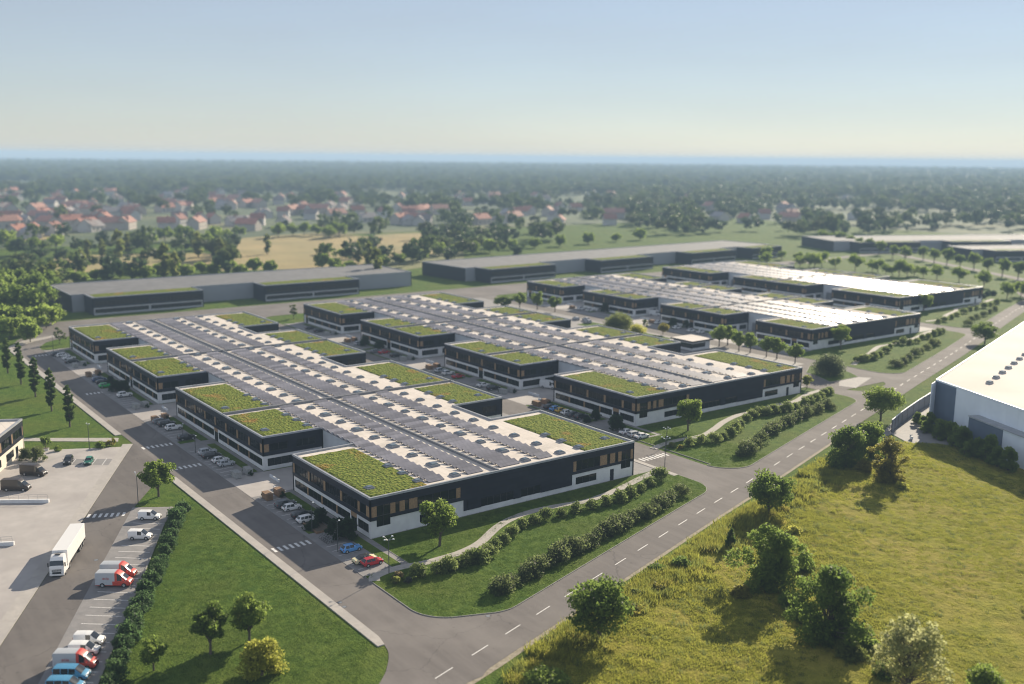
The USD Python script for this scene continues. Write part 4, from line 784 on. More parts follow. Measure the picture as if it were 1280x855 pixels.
tree('gbush3', 'round_shrub', 'small round tree with orange tinted crown behind the second warehouse', (*(-134.21,213.89), .05), 'round', 5, 5, L_AUTUMN, 3500, .18, 26, 69)
tree('gbush4', 'low_shrub', 'thin grey shrub between the willow shrub and the round orange tree', (*(-148.94,217.32), .05), 'sparse', 4.5, 4, L_OLIVE, 2200, .16, 24, 70, 'bush')
# planting along the frontages
DT = leafmat('leaf_deep', (.018, .042, .013), (.045, .085, .026), (.11, .155, .045))
for lab, p, key, hh, ww in [('dark bushy tree beside the bicycle stand before the nearest warehouse', (-3.85,-5.29), 'fr1', 4.6, 4.4), ('dark bushy tree nearest the parked blue car', (-2.80,-3.39), 'fr1', 4.6, 4.2), ('dark bush in the raised bed beside the white coupe', (-13.30,-4.14), 'fr1', 3.6, 3.6), ('low dark shrub in the bed beside the white coupe', (-11.49,-7.09), 'fr2', 1.7, 3.2),
      ('dark tree beside the white car before the second office block', (-156.11,-5.94), 'fr1', 4., 4.), ('dark tree hiding the facade of the second office block', (-154.63,-3.77), 'fr1', 4., 4.), ('bright green small tree beside the green car', (-167.56,-4.42), 'fr1', 3., 2.6),
      ('dark round bush at the bed before the second warehouse corner', (-31.79,93.82), 'fr1', 4.8, 5.), ('small tree in the bed behind the parked black car', (-42.93,96.11), 'fr1', 3.6, 3.), ('low dark bush beside the parked black car', (-42.78,92.80), 'fr2', 1.6, 2.4),
      ('dark tree beside the light van on the second frontage', (-180.78,95.87), 'fr1', 4.5, 4.), ('broad dark bush before the middle block of the second warehouse', (-173.57,98.16), 'fr1', 3.6, 4.6),
      ('dark tree on the third warehouse frontage', (-195.44,235.16), 'fr1', 5, 4), ('dark shrub at the entrance of the third warehouse', (-146.55,232.42), 'fr1', 4.4, 4.6), ('dark shrub right of the entrance of the third warehouse', (-140.57,234.70), 'fr1', 4., 3)]:
    tree(key, 'frontage_tree' if key == 'fr1' else 'frontage_shrub', lab, (*p, .06), 'bush', 4.4 if key == 'fr1' else 1.7, 4.2 if key == 'fr1' else 3.2, DT, 4200 if key == 'fr1' else 1500, .16, 34, 71 if key == 'fr1' else 72, 'tree' if key == 'fr1' else 'shrub', None, hn[0]*.7+ww*9, (ww/(4.2 if key == 'fr1' else 3.2),)*2 + (hh/(4.4 if key == 'fr1' else 1.7),), 3)
# yard planting
tree('yard1', 'yard_tree', 'grey green bushy tree beside the dark van at the office building', (*(-91.74,-41.89), .03), 'bush', 3.6, 4.2, L_OLIVE, 3200, .15, 26, 73, 'tree', stems=3)
tree('yard1', 'yard_tree', 'grey green bush against the office wall behind the dark van', (*(-94.15,-43.94), .03), 'bush', 3.6, 4.2, L_OLIVE, 3200, .15, rz=2, sc=(.9, .9, .85))
tree('yard2', 'yard_tree', 'small dark tree in a pale planter at the yard edge', (*(-99.96,-38.20), .03), 'round', 3.6, 2.8, L_DARK, 1800, .15, 18, 74)
tree('yard3', 'yard_shrub', 'dark ball shrub beside the small planter tree', (*(-97.89,-35.80), .03), 'bush', 1.4, 1.9, L_DARK, 900, .13, 14, 75, 'shrub', stems=2)
tree('yard4', 'yard_shrub', 'dark spreading shrub bed beside the yard lamp', (*(-94.99,-26.32), .05), 'bush', 1.5, 3.2, L_DARK, 1500, .15, 20, 76, 'shrub', stems=3)
tree('yard5', 'yard_shrub', 'reddish low shrub at the end of the yard verge', (*(-95.22,-24.16), .05), 'bush', 1.3, 2.4, L_AUTUMN, 1000, .14, 16, 77, 'shrub', stems=3)
tree('yard5', 'yard_shrub', 'light yellow upright shrub at the end of the yard verge', (*(-95.16,-23.04), .05), 'bush', 1.3, 2.4, L_LIGHT, 1000, .14, rz=1, sc=(.5, .5, 1.4), cat='shrub')
# lawn behind the farthest warehouse
for i, p in enumerate([(-258.65,589.76), (-258.10,613.41), (-240.08,598.07), (-226.51,591.85), (-213.15,586.38), (-199.36,579.43), (-184.08,570.02), (-167.13,556.48), (-155.07,553.64), (-302.17,622.38), (-276.93,602.02), (-320.99,635.60), (-335.64,643.89), (-354.14,657.13), (-367.86,664.95), (-382.09,673.06), (-388.85,672.58), (-395.05,673.18)]):
    rz, sc = var(i+60, .92, 1.1); tree('alley', 'alley_tree', 'round tree of the row along the road on the far lawn', (*p, 0), 'round', 11.5, 9, L_DARK, 3500, .34, 30, 78, 'tree', 'trees along the road on the far lawn', rz, sc)
for i, p in enumerate([(-324.58,511.92), (-318.31,522.23), (-298.76,516.76), (-273.22,495.72), (-271.80,508.05), (-258.92,505.73), (-240.87,503.13), (-232.58,510.30), (-226.68,507.65), (-216.15,500.92), (-210.07,499.19), (-205.86,500.26), (-201.22,502.08), (-202.15,511.85), (-192.03,505.68), (-183.12,506.34), (-166.64,503.78), (-145.17,493.64), (-111.35,456.15), (-111.66,471.69), (-276.79,489.93), (-266.72,493.11), (-299.00,480.90), (-101.98,459.01)]):
    rz, sc = var(i+90, .8, 1.25); tree('lawnfar', 'scattered_tree', 'bushy tree scattered on the lawn behind the farthest warehouse', (*p, 0), 'round', 8.5, 8.5, L_MID, 3500, .3, 30, 79, 'tree', 'scattered trees on the far lawn', rz, sc)
for i, p in enumerate([(-125.23,462.90), (-120.14,446.43), (-123.04,456.00), (-122.74,462.63)]):
    rz, sc = var(i+130); tree('fr2', 'low_shrub', 'low shrub at the far street corner behind the farthest warehouse', (*p, .05), 'bush', 1.7, 3.2, DT, 1500, .16, rz=rz, sc=(sc[0]*1.3, sc[1]*1.3, sc[2]*1.4), cat='shrub', group='shrubs at the far street corner')
# ---------------------------------------------------------------- vehicles
def loft(st, extra=()):
    rows = []
    for (y, zb, w, zs, zr, wr) in st:
        half = [(w*.88, zb), (w, zb+.16), (w, zs-.12), (w*.975, zs), (wr, zr-.05), (wr*.72, zr)]
        rows.append([(x, y, z) for x, z in half] + [(0, y, zr+.015)] + [(-x, y, z) for x, z in half[::-1]])
    return np.array(rows, float)
def car_parts(st, seg, split=None):
    """faces of a lofted car body sorted into body / glass (/ second body colour)."""
    V = loft(st); n, m = V.shape[:2]; P = V.reshape(-1, 3); body = []; glass = []; second = []
    for i in range(n-1):
        for j in range(m-1):
            q = [i*m+j, i*m+j+1, (i+1)*m+j+1, (i+1)*m+j]
            top = 4 <= j <= 7; side = j in (3, 8); s = seg.get(i, '')
            if ('W' in s and top) or ('S' in s and side): glass.append(q)
            elif split is not None and split(P[q].mean(0)): second.append(q)
            else: body.append(q)
    for i, rev in ((0, False), (n-1, True)):
        for k in range(1, m-2):
            q = [i*m, i*m+k, i*m+k+1, i*m+k+1]
            (second if split is not None and split(P[q].mean(0)) else body).append(q if not rev else q[::-1])
    bt = [[i*m, (i+1)*m, (i+1)*m+m-1, i*m+m-1] for i in range(n-1)]; body += bt
    def sub(F):
        F = np.array(F); u, inv = np.unique(F, return_inverse=True); return (P[u], inv.reshape(F.shape))
    return sub(body), (sub(glass) if glass else None), (sub(second) if second else None)
KINDS = {
 'hatchback': dict(st=[(-2.05,.34,.74,.70,.76,.60),(-1.96,.24,.84,.90,.97,.70),(-1.52,.20,.87,.93,1.40,.60),(-1.42,.20,.87,.93,1.43,.61),(-.66,.20,.88,.92,1.48,.63),(-.58,.20,.88,.92,1.48,.63),(.26,.20,.88,.91,1.43,.61),(1.0,.20,.87,.91,.97,.74),(1.8,.22,.84,.74,.80,.66),(2.05,.32,.70,.55,.60,.55)],
    seg={1:'W',3:'S',5:'S',6:'W'}, wheels=(1.30,-1.27,.31)),
 'sedan': dict(st=[(-2.3,.34,.76,.74,.80,.62),(-2.2,.24,.86,.90,.96,.74),(-1.62,.20,.89,.94,1.0,.76),(-1.0,.20,.9,.93,1.38,.60),(-.92,.20,.9,.93,1.40,.61),(-.30,.20,.9,.92,1.43,.63),(-.22,.20,.9,.92,1.43,.63),(.55,.20,.9,.91,1.38,.61),(1.25,.20,.89,.90,.96,.76),(2.05,.22,.86,.74,.80,.68),(2.3,.32,.72,.55,.60,.55)],
    seg={2:'W',4:'S',6:'S',7:'W'}, wheels=(1.42,-1.36,.32)),
 'estate': dict(st=[(-2.3,.34,.76,.74,.82,.62),(-2.2,.24,.86,.92,1.0,.72),(-1.85,.20,.89,.94,1.38,.62),(-1.75,.20,.89,.94,1.43,.63),(-1.05,.20,.9,.93,1.47,.65),(-.97,.20,.9,.93,1.47,.65),(-.22,.20,.9,.92,1.48,.65),(-.14,.20,.9,.92,1.48,.65),(.55,.20,.9,.91,1.42,.62),(1.25,.20,.89,.90,.96,.76),(2.05,.22,.86,.74,.80,.68),(2.3,.32,.72,.55,.60,.55)],
    seg={1:'W',3:'S',5:'S',7:'S',8:'W'}, wheels=(1.42,-1.36,.32)),
 'suv': dict(st=[(-2.25,.42,.78,.84,.90,.66),(-2.17,.32,.9,1.04,1.12,.76),(-1.85,.28,.93,1.08,1.58,.68),(-1.75,.28,.93,1.08,1.63,.69),(-.85,.28,.94,1.06,1.68,.71),(-.76,.28,.94,1.06,1.68,.71),(.15,.28,.94,1.05,1.64,.69),(.95,.28,.93,1.04,1.10,.80),(1.95,.30,.9,.92,.98,.74),(2.25,.42,.78,.66,.72,.62)],
    seg={1:'W',3:'S',5:'S',6:'W'}, wheels=(1.38,-1.36,.37)),
 'small_van': dict(st=[(-2.2,.36,.8,1.0,1.1,.74),(-2.16,.3,.88,1.05,1.74,.76),(-2.05,.26,.9,1.05,1.80,.78),(-.35,.26,.9,1.04,1.82,.78),(-.3,.26,.9,1.02,1.82,.78),(.45,.26,.9,1.0,1.76,.74),(1.35,.26,.89,.98,1.06,.80),(2.0,.28,.86,.84,.90,.70),(2.2,.38,.74,.62,.68,.60)],
    seg={4:'S',5:'W'}, wheels=(1.36,-1.30,.33)),
 'minibus': dict(st=[(-2.45,.36,.84,1.0,1.1,.8),(-2.4,.3,.94,1.12,1.80,.78),(-2.25,.26,.96,1.12,1.92,.80),(-1.25,.26,.96,1.1,1.95,.82),(-1.15,.26,.96,1.1,1.95,.82),(-.15,.26,.96,1.1,1.95,.82),(-.05,.26,.96,1.1,1.95,.82),(.85,.26,.96,1.08,1.90,.80),(1.72,.26,.95,1.05,1.14,.84),(2.25,.28,.92,.90,.96,.76),(2.45,.4,.8,.66,.72,.66)],
    seg={0:'',2:'S',4:'S',6:'S',7:'W'}, wheels=(1.55,-1.45,.34)),
 'cargo_van': dict(st=[(-3.0,.42,.92,1.2,1.3,.9),(-2.97,.34,.98,1.25,2.5,.86),(-2.85,.3,1.0,1.25,2.62,.88),(-1.8,.3,1.0,1.25,2.65,.88),(-.9,.3,1.0,1.25,2.65,.88),(-.45,.3,1.0,1.25,2.65,.88),(0.,.3,1.0,1.25,2.65,.88),(.4,.3,1.0,1.24,2.65,.88),(.75,.3,1.0,1.22,2.62,.88),(.8,.3,1.0,1.22,2.6,.88),(1.35,.3,1.0,1.2,2.30,.82),(1.6,.3,1.0,1.2,2.05,.80),(2.3,.3,.99,1.18,1.32,.88),(2.85,.32,.94,.98,1.06,.78),(3.0,.42,.82,.7,.76,.68)],
    seg={9:'S',10:'S',11:'W'}, wheels=(1.95,-1.75,.37)),
}
CAR = {}
def car(kind, colour, loc, rz, label, cat='car', group=None, roofcol=None, livery=None):
    key = (kind, colour, roofcol, livery); loc = (loc[0], loc[1], loc[2] if len(loc) > 2 else .055)
    if key in CAR: return copy(CAR[key], loc, rz, None, label, group)
    nm = {'hatchback': 'hatchback_car', 'sedan': 'sedan_car', 'estate': 'estate_car', 'suv': 'suv_car', 'small_van': 'small_van', 'minibus': 'minibus', 'cargo_van': 'cargo_van'}[kind]
    t = thing(nm, label, cat, loc, rz, group); CAR[key] = t; d = KINDS[kind]; pm = paint(colour, COL[colour]); pm2 = None; split = None
    if livery:
        pm2 = paint('silver', COL['silver']); split = lambda c: c[1] < .55 - .5*abs(c[2]-1.9)**1.5 and c[2] > .5
    if roofcol: pm2 = paint(roofcol, COL[roofcol]); split = lambda c: c[2] > 1.36 or (c[2] > 1.0 and c[1] < -.9)
    b, g, s = car_parts(d['st'], d['seg'], split)
    obj('body', b, pm, t, smooth=38)
    if s: obj('roof' if roofcol else 'cargo_body', s, pm2, t, smooth=38)
    if g: obj('windows', g, K['carglass'], t, smooth=30)
    st = d['st']; w = max(q[2] for q in st); yf, yr, r = d['wheels']
    for y in (yf, yr):
        for sx in (-1, 1):
            wh = obj('wheel', MB().cyl((sx*(w-.20), y, r), (sx*(w+.015), y, r), r, n=14), K['tyre'], t)
            obj('rim', MB().cyl((sx*(w+.01), y, r), (sx*(w+.03), y, r), r*.62, n=10), K['rim'], wh)
            obj('wheel_arch', MB().cyl((sx*(w-.25), y, r+.02), (sx*(w+.006), y, r+.02), r*1.17, n=14), K['plastic'], t)
    L = st[-1][0]; Lr = st[0][0]; zf = st[-2][3]; zr_ = st[1][3]; big = kind in ('cargo_van', 'minibus', 'small_van')
    for sx in (-1, 1):
        obj('headlight', MB().box(sx*w*.62-.17, L-.24, zf-.13, sx*w*.62+.17, L-.03, zf+.02), K['lampglass'], t)
        obj('tail_light', MB().box(sx*w*.86-.06, Lr-.005, zr_-.24, sx*w*.86+.06, Lr+.14, zr_+(.25 if big else -.02)), K['redlamp'], t)
        ym = [q[0] for i, q in enumerate(st) if 'W' in d['seg'].get(i, '')][-1] + .35; zm = st[[i for i in d['seg'] if 'W' in d['seg'][i]][-1]][3]
        obj('wing_mirror', MB().box(sx*(w+.10)-.09, ym-.06, zm, sx*(w+.10)+.09, ym+.06, zm+.2), pm, t)
    obj('grille', MB().box(-w*.4, L-.12, zf-.30, w*.4, L+.012, zf-.08), K['plastic'], t); obj('bumper', MB().box(-w*.78, Lr-.03, .32, w*.78, Lr+.12, .52).box(-w*.78, L-.16, .30, w*.78, L+.03, .46), K['plastic'], t)
    if livery:
        for sx in (-1, 1):
            tm = meshkit.text_mesh(livery, .42, .01); v = np.array(tm.vertices); xm = v[:, 0].mean()
            v2 = np.stack([np.full(len(v), sx*1.0) + sx*(v[:, 2]+.002), -sx*0 + (-1.15) + sx*(-1)*(-(v[:, 0]-xm)) , v[:, 1] + 1.45], 1)
            zz = v2[:, 2]; v2[:, 0] = sx*(1.0 - .12*np.clip((zz-1.25)/1.4, 0, 1)*1.0 + .006 + v[:, 2])
            obj('lettering', (v2, tm.faces), K['redpaint_logo'], t)
    return t
def head(a, b): return math.atan2(-(b[0]-a[0]), b[1]-a[1])
FN = 0.0
for kind, col, p, rz, lab in [
  # front of the nearest warehouse
  ('hatchback', 'blue', (3.18,-5.87), 0, 'light blue hatchback parked nearest the corner trees'), ('hatchback', 'red', (11.20,-5.73), 0, 'red hatchback parked next to the cream car by the footpath'),
  ('estate', 'white', (-15.98,-5.87), 0, 'white coupe parked beside the raised planting bed'), ('estate', 'black', (-18.96,-5.59), 0, 'black car parked between two white cars before the front corner block'),
  ('hatchback', 'white', (-24.24,-5.61), 0, 'small white car second from the brown bin stores'), ('suv', 'dark_grey', (-26.71,-5.91), 0, 'dark grey car parked next to the brown bin stores on the front corner lot'),
  ('hatchback', 'silver', (-61.99,-5.66), 0, 'pale silver hatchback nearest the grey bin stores before the third block'), ('hatchback', 'white', (-65.43,-5.75), 0, 'white hatchback next to the pale silver one'), ('estate', 'black', (-70.28,-6.23), 0, 'black estate car nose to the third block, left of the white hatchbacks'), ('suv', 'silver', (-73.57,-6.06), 0, 'silver people carrier parked at the lamp post before the third block'),
  ('suv', 'black', (-89.58,-5.92), 0, 'black off-road car beside the narrow grass strip'), ('suv', 'white', (-101.24,-5.46), 0, 'white off-road car beside two dark cars at the brown bin stores'), ('suv', 'black', (-106.19,-5.83), 0, 'black car nearest the white off-road car'), ('estate', 'grey', (-109.89,-6.19), 0, 'grey car next to the brown bin stores before the third block'),
  ('suv', 'white', (-147.60,-5.49), 0, 'white car alone right of the dark frontage trees'), ('hatchback', 'green', (-164.32,-6.85), 0, 'bright green car at the second office block'), ('suv', 'navy', (-173.86,-6.31), 0, 'dark blue car nearest the bin stores of the second office block'), ('hatchback', 'black', (-169.83,-6.29), 0, 'black car left of the bright green car'),
  ('estate', 'white', (-223.87,-6.37), 0, 'white estate parked before the far end block'), ('sedan', 'black', (-210.31,-6.40), 0, 'black car next to the grey bin stores of the far end block'), ('sedan', 'white', (-217.19,-5.76), 0, 'white saloon between the white estate and the black car'), ('suv', 'dark_grey', (-226.45,-7.55), 0, 'dark car half hidden behind the white estate'),
  # front of the second warehouse
  ('sedan', 'white', (-22.21,94.34), 0, 'white saloon nearest the footpath of the second warehouse'), ('estate', 'silver', (-24.61,94.03), 0, 'silver car between two white cars at the second warehouse corner'), ('sedan', 'white', (-27.62,93.84), 0, 'white car farthest from the footpath in the row of three'),
  ('suv', 'black', (-46.84,94.00), 0, 'black car next to the small tree before the second warehouse corner block'), ('estate', 'dark_grey', (-50.16,93.94), 0, 'dark grey car left of the black car'), ('hatchback', 'white', (-53.10,93.93), 0, 'white hatchback right of the yellow car'), ('hatchback', 'yellow', (-55.99,94.07), 0, 'yellow car in the shaded row before the second warehouse'), ('hatchback', 'blue', (-58.49,93.95), 0, 'blue car left of the yellow car'), ('estate', 'black', (-61.11,94.01), 0, 'black car nearest the brown bin stores of the second warehouse'),
  ('sedan', 'white', (-96.41,94.10), 0, 'white coupe before the middle of the second warehouse'), ('suv', 'black', (-91.00,94.20), 0, 'black car beside the white coupe'), ('sedan', 'red', (-112.18,94.61), 0, 'dark red car nearest the white van in the second frontage'), ('suv', 'white', (-118.18,94.51), 0, 'white car left of the dark red car'), ('suv', 'silver', (-123.06,94.64), 0, 'silver car nearest the brown bin stores, behind the green roof'),
  ('sedan', 'red', (-163.54,94.78), 0, 'dark red car right of the dark frontage bush'), ('estate', 'grey', (-166.63,92.95), 0, 'grey car left of the red one, behind the green roof'), ('suv', 'black', (-155.37,95.23), 0, 'dark car under the wall of the second warehouse middle block'), ('suv', 'silver', (-184.06,95.27), 0, 'light grey car behind the dark frontage tree'), ('suv', 'black', (-220.00,94.92), 0, 'dark car nearest the grey bin stores at the far block of the second warehouse'), ('estate', 'black', (-228.40,94.99), 0, 'black car at the far block of the second warehouse'),
  # between the second and the third warehouse
  ('suv', 'white', (-207.08,229.79), 0, 'white car left of the pair behind the second warehouse'), ('suv', 'white', (-201.12,230.58), 0, 'white car right of the pair behind the second warehouse'), ('estate', 'white', (-199.69,235.26), 0, 'white car half hidden by the dark frontage tree of the third warehouse'), ('estate', 'silver', (-185.04,208.10), 1.4, 'silver car parked across behind the second warehouse roof'), ('suv', 'silver', (-180.36,210.08), 1.4, 'silver off-road car parked across beside the silver estate'), ('suv', 'silver', (-174.97,206.72), 1.4, 'nearer silver car behind the second warehouse roof edge'),
  ('estate', 'white', (-132.42,229.25), 0, 'white car before the third block of the third warehouse'), ('hatchback', 'white', (-127.63,230.10), 0, 'white hatchback behind the pavilion roof'), ('estate', 'white', (-141.51,229.92), 0, 'white car left of the frontage shrub of the third warehouse'), ('suv', 'white', (-155.60,232.61), 0, 'white car at the far left of the third warehouse frontage'),
  # office yard
  ('suv', 'black', (-85.54,-36.15), head((-92.70,-33.59), (-85.53,-36.54)), 'black off-road car parked in the pale yard'), ('hatchback', 'teal', (-82.50,-32.18), head((-88.08,-30.07), (-82.48,-32.54)), 'dark green car parked in the pale yard'),
 ]:
    car(kind, col, p, rz, lab)
car('sedan', 'cream', (9.25,-6.25), 0, 'cream saloon with a black roof between the blue and the red car', roofcol='black')
vh = head((-37.1, -33.3), (-34.9, -30.2))
def mid2(a, b): return ((a[0]+b[0])/2, (a[1]+b[1])/2, .026)
car('small_van', 'white', mid2((-36.84,-33.23), (-34.91,-30.20)), vh, 'white delivery van at the top of the van parking lot', 'van')
car('small_van', 'white', mid2((-27.09,-38.12), (-25.02,-34.92)), vh, 'white delivery van second from the top of the van parking lot', 'van')
car('small_van', 'white', mid2((11.67,-56.94), (14.24,-54.25)), vh, 'white van below the empty stalls', 'van')
car('small_van', 'white', mid2((14.50,-58.31), (17.18,-55.66)), vh, 'white van between another white van and the red and silver van', 'van')
car('cargo_van', 'van_red', mid2((-8.44,-49.15), (-4.87,-44.10)), vh, 'red and silver cargo van, nearer of the pair in the middle of the lot', 'van', livery='acia')
car('cargo_van', 'van_red', mid2((-11.80,-47.53), (-8.31,-42.38)), vh, 'red and silver cargo van half hidden behind its twin', 'van', livery='acia')
car('cargo_van', 'van_red', mid2((17.35,-61.59), (21.53,-56.57)), vh, 'red and silver cargo van beside the blue minibuses', 'van', livery='acia')
car('minibus', 'transit_blue', mid2((20.62,-62.21), (24.19,-58.55)), vh, 'blue minibus parked next to the red and silver van', 'minibus')
car('minibus', 'transit_blue', mid2((23.59,-63.68), (27.18,-60.07)), vh, 'blue minibus cut by the bottom edge of the picture', 'minibus')
car('cargo_van', 'brown', mid2((-82.60,-47.22), (-77.84,-42.59)), head((-82.60,-47.22), (-77.84,-42.59)), 'black brown cargo van parked near the office wall', 'van')
car('cargo_van', 'brown', mid2((-72.80,-52.80), (-69.35,-47.86)), head((-72.80,-52.80), (-69.35,-47.86)), 'black brown cargo van at the left picture edge', 'van')
car('cargo_van', 'white', (*(-82.46,110.30), .04), -1.2, 'white cargo van at the loading court of the second warehouse', 'van')
car('cargo_van', 'white', (*(-173.81,248.18), .04), -1.2, 'white cargo van at the loading court of the third warehouse', 'van')
car('cargo_van', 'black', (*(-235.01,250.10), .04), -1.2, 'dark van at the far loading court of the third warehouse', 'van')
# the lorry
def lorry(loc, rz, label):
    t = thing('lorry', label, 'lorry', loc, rz); W_ = paint('lorry_white', (.74, .73, .71), .4)
    cb = loft([(6.05,.45,1.2,2.6,3.5,1.05),(6.1,.4,1.24,2.6,3.62,1.12),(6.8,.4,1.25,2.5,3.7,1.1),(7.55,.4,1.25,2.4,3.5,1.05),(7.9,.4,1.24,2.3,2.95,1.12),(8.15,.42,1.22,1.9,2.1,1.15),(8.25,.5,1.15,1.2,1.6,1.08)])
    n, m = cb.shape[:2]; P = cb.reshape(-1, 3); F = [[i*m+j, i*m+j+1, (i+1)*m+j+1, (i+1)*m+j] for i in range(n-1) for j in range(m-1)] + [[(n-1)*m+k+1, (n-1)*m+k, (n-1)*m, (n-1)*m] for k in range(1, m-1)] + [[0, k, k+1, k+1] for k in range(1, m-1)]
    gl = [q for q in F if q[0]//m == 4 and 3 <= q[0] % m <= 8]; bd = [q for q in F if q not in gl]
    obj('cab', (P, np.array(bd)), W_, t, smooth=35); obj('windscreen', (P, np.array(gl)), K['carglass'], t)
    for sx in (-1, 1):
        obj('side_window', MB().box(sx*1.2-.03, 7.0, 1.9, sx*1.2+.05, 7.75, 2.45), K['carglass'], t); obj('wing_mirror', MB().box(sx*1.42-.1, 7.95, 1.9, sx*1.42+.1, 8.08, 2.6), K['plastic'], t)
        obj('headlight', MB().box(sx*.9-.2, 8.1, .7, sx*.9+.2, 8.28, .92), K['lampglass'], t)
        obj('side_skirt', MB().box(sx*1.18-.03, 4.1, .42, sx*1.18+.03, 6.0, 1.0), W_, t)
    obj('grille', MB().box(-.75, 8.1, .62, .75, 8.29, .98).box(-.8, 8.1, 1.1, .8, 8.28, 1.22).box(-.8, 8.1, 1.3, .8, 8.27, 1.42), K['plastic'], t); obj('roof_hatch', MB().box(-.45, 6.6, 3.68, .45, 7.1, 3.76), K['plastic'], t); obj('bumper', MB().box(-1.2, 8.0, .3, 1.2, 8.3, .58), W_, t)
    obj('light_bar', MB().box(-.7, 6.25, 3.7, .7, 6.33, 3.78), K['plastic'], t)
    tl = MB().box(-1.27, -8.0, 1.15, 1.27, 5.55, 3.98); tr = obj('trailer', tl, W_, t); 
    for k in range(9):
        for sx in (-1, 1): obj('curtain_panel', MB().box(sx*1.275-.012, -7.95+k*1.5, 1.2, sx*1.275+.012, -7.95+k*1.5+1.46, 3.9), mat('curtain_%d' % k, (.66+.02*(k % 3), .62+.015*(k % 3), .55)) if sx == 1 and ('curtain_%d' % k) not in used and not used.setdefault('curtain_%d' % k, 0) else stage.GetPrimAtPath('/World/Looks/curtain_%d' % k) and UsdShade.Material.Get(stage, '/World/Looks/curtain_%d' % k) or W_, tr)
    obj('rear_door', MB().box(-1.2, -8.04, 1.2, -.02, -8.0, 3.9), W_, tr); obj('rear_door', MB().box(.02, -8.04, 1.2, 1.2, -8.0, 3.9), W_, tr)
    obj('chassis', MB().box(-.5, -7.9, .85, .5, 7.5, 1.14).box(-1.2, -1.2, .45, -1.12, 2.8, 1.0).box(1.12, -1.2, .45, 1.2, 2.8, 1.0).box(-1.2, -8.0, .5, 1.2, -7.9, .7), K['plastic'], t)
    for y in (7.1, 4.3, -3.6, -4.9, -6.2):
        for sx in (-1, 1): wh = obj('wheel', MB().cyl((sx*.92, y, .5), (sx*1.24, y, .5), .5, n=16), K['tyre'], t); obj('rim', MB().cyl((sx*1.235, y, .5), (sx*1.26, y, .5), .28, n=10), K['rim'], wh)
lorry((-23.4, -50.35, .02), math.atan2(-.8995, -.4370), 'white articulated lorry driving down the side road')

# ---------------------------------------------------------------- street furniture
def bin_store(loc, label, m, n_):
    t = thing('bin_store', label, 'bin store', (loc[0], loc[1], .05), 0)
    for k in range(9): obj('slat', MB().box(-1.35+k*.3, -.72, .08, -1.35+k*.3+.27, -.66, 1.42), m, t)
    for k in range(5):
        for sx in (-1, 1): obj('slat', MB().box(sx*1.36-.03, -.66+k*.28, .08, sx*1.36+.03, -.66+k*.28+.25, 1.42), m, t)
    obj('back_panel', MB().box(-1.33, .68, .08, 1.33, .74, 1.42), m, t); obj('lid', MB().box(-1.42, -.76, 1.42, 1.42, .78, 1.5), m, t); obj('frame', MB().box(-1.3, -.64, .0, 1.3, .66, 1.38), K['plastic'], t)
BS = [
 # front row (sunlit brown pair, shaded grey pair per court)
 ('brown', (-33.48,-7.17), 'brown slatted bin store left of the pair before the corner block'), ('brown', (-34.31,-4.07), 'brown slatted bin store right of the pair before the corner block'),
 ('grey', (-51.74,-7.03), 'grey slatted bin store left of the pair beside the pale silver hatchback'), ('grey', (-52.90,-3.80), 'grey slatted bin store right of the pair beside the pale silver hatchback'),
 ('brown', (-112.27,-7.14), 'brown slatted bin store left of the pair at the third block'), ('brown', (-113.48,-3.94), 'brown slatted bin store right of the pair at the third block'),
 ('grey', (-130.74,-7.02), 'grey slatted bin store left of the pair at the second block'), ('grey', (-131.20,-4.11), 'grey slatted bin store right of the pair at the second block'),
 ('brown', (-183.43,-7.29), 'brown slatted bin store left of the pair at the far end of the second block'), ('brown', (-184.75,-3.88), 'brown slatted bin store right of the pair at the far end of the second block'),
 ('grey', (-201.58,-7.38), 'grey slatted bin store left of the pair at the far end block'), ('grey', (-203.50,-4.04), 'grey slatted bin store right of the pair at the far end block'),
 ('grey', (-84.78,93.62), 'grey slatted bin store left of the pair at the second warehouse'), ('grey', (-84.83,96.98), 'grey slatted bin store right of the pair at the second warehouse'),
 ('brown', (-66.12,92.79), 'brown slatted bin store left of the pair before the second warehouse corner block'), ('brown', (-66.25,96.31), 'brown slatted bin store right of the pair before the second warehouse corner block'),
 ('brown', (-129.73,94.00), 'brown slatted bin store behind the green roof, left'), ('brown', (-130.29,97.46), 'brown slatted bin store behind the green roof, right'),
 ('grey', (-147.86,93.98), 'grey slatted bin store left of the pair under the middle block of the second warehouse'), ('grey', (-148.15,97.26), 'grey slatted bin store right of the pair under the middle block of the second warehouse'),
 ('brown', (-192.23,94.04), 'brown slatted bin store beside the sunlit court of the second warehouse, left'), ('brown', (-192.92,97.52), 'brown slatted bin store beside the sunlit court of the second warehouse, right'),
 ('grey', (-211.50,94.42), 'grey slatted bin store at the far block of the second warehouse, left'), ('grey', (-211.66,97.60), 'grey slatted bin store at the far block of the second warehouse, right'),
 ('brown', (-212.96,229.28), 'brown slatted bin store at the third warehouse, left'), ('brown', (-158.66,231.53), 'brown slatted bin store at the third warehouse, right of the willow shrub')]
BALL = []
for i, (c, p, lab) in enumerate(BS):
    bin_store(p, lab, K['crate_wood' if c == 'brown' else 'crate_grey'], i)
    BALL += [(p[0]-1.85, p[1])] if i % 2 == 0 else [(p[0]-1.9, p[1]), (p[0]+1.85, p[1])]
for p in BALL:
    hn[0] += 1; tree('ball', 'ball_shrub', 'clipped dark ball shrub standing beside a slatted bin store', (p[0], p[1], .05), 'bush', 1.5, 1.15, DT, 600, .1, 12, 80, 'shrub', 'ball shrubs beside the bin stores', hn[0]*1.1, None, 1)
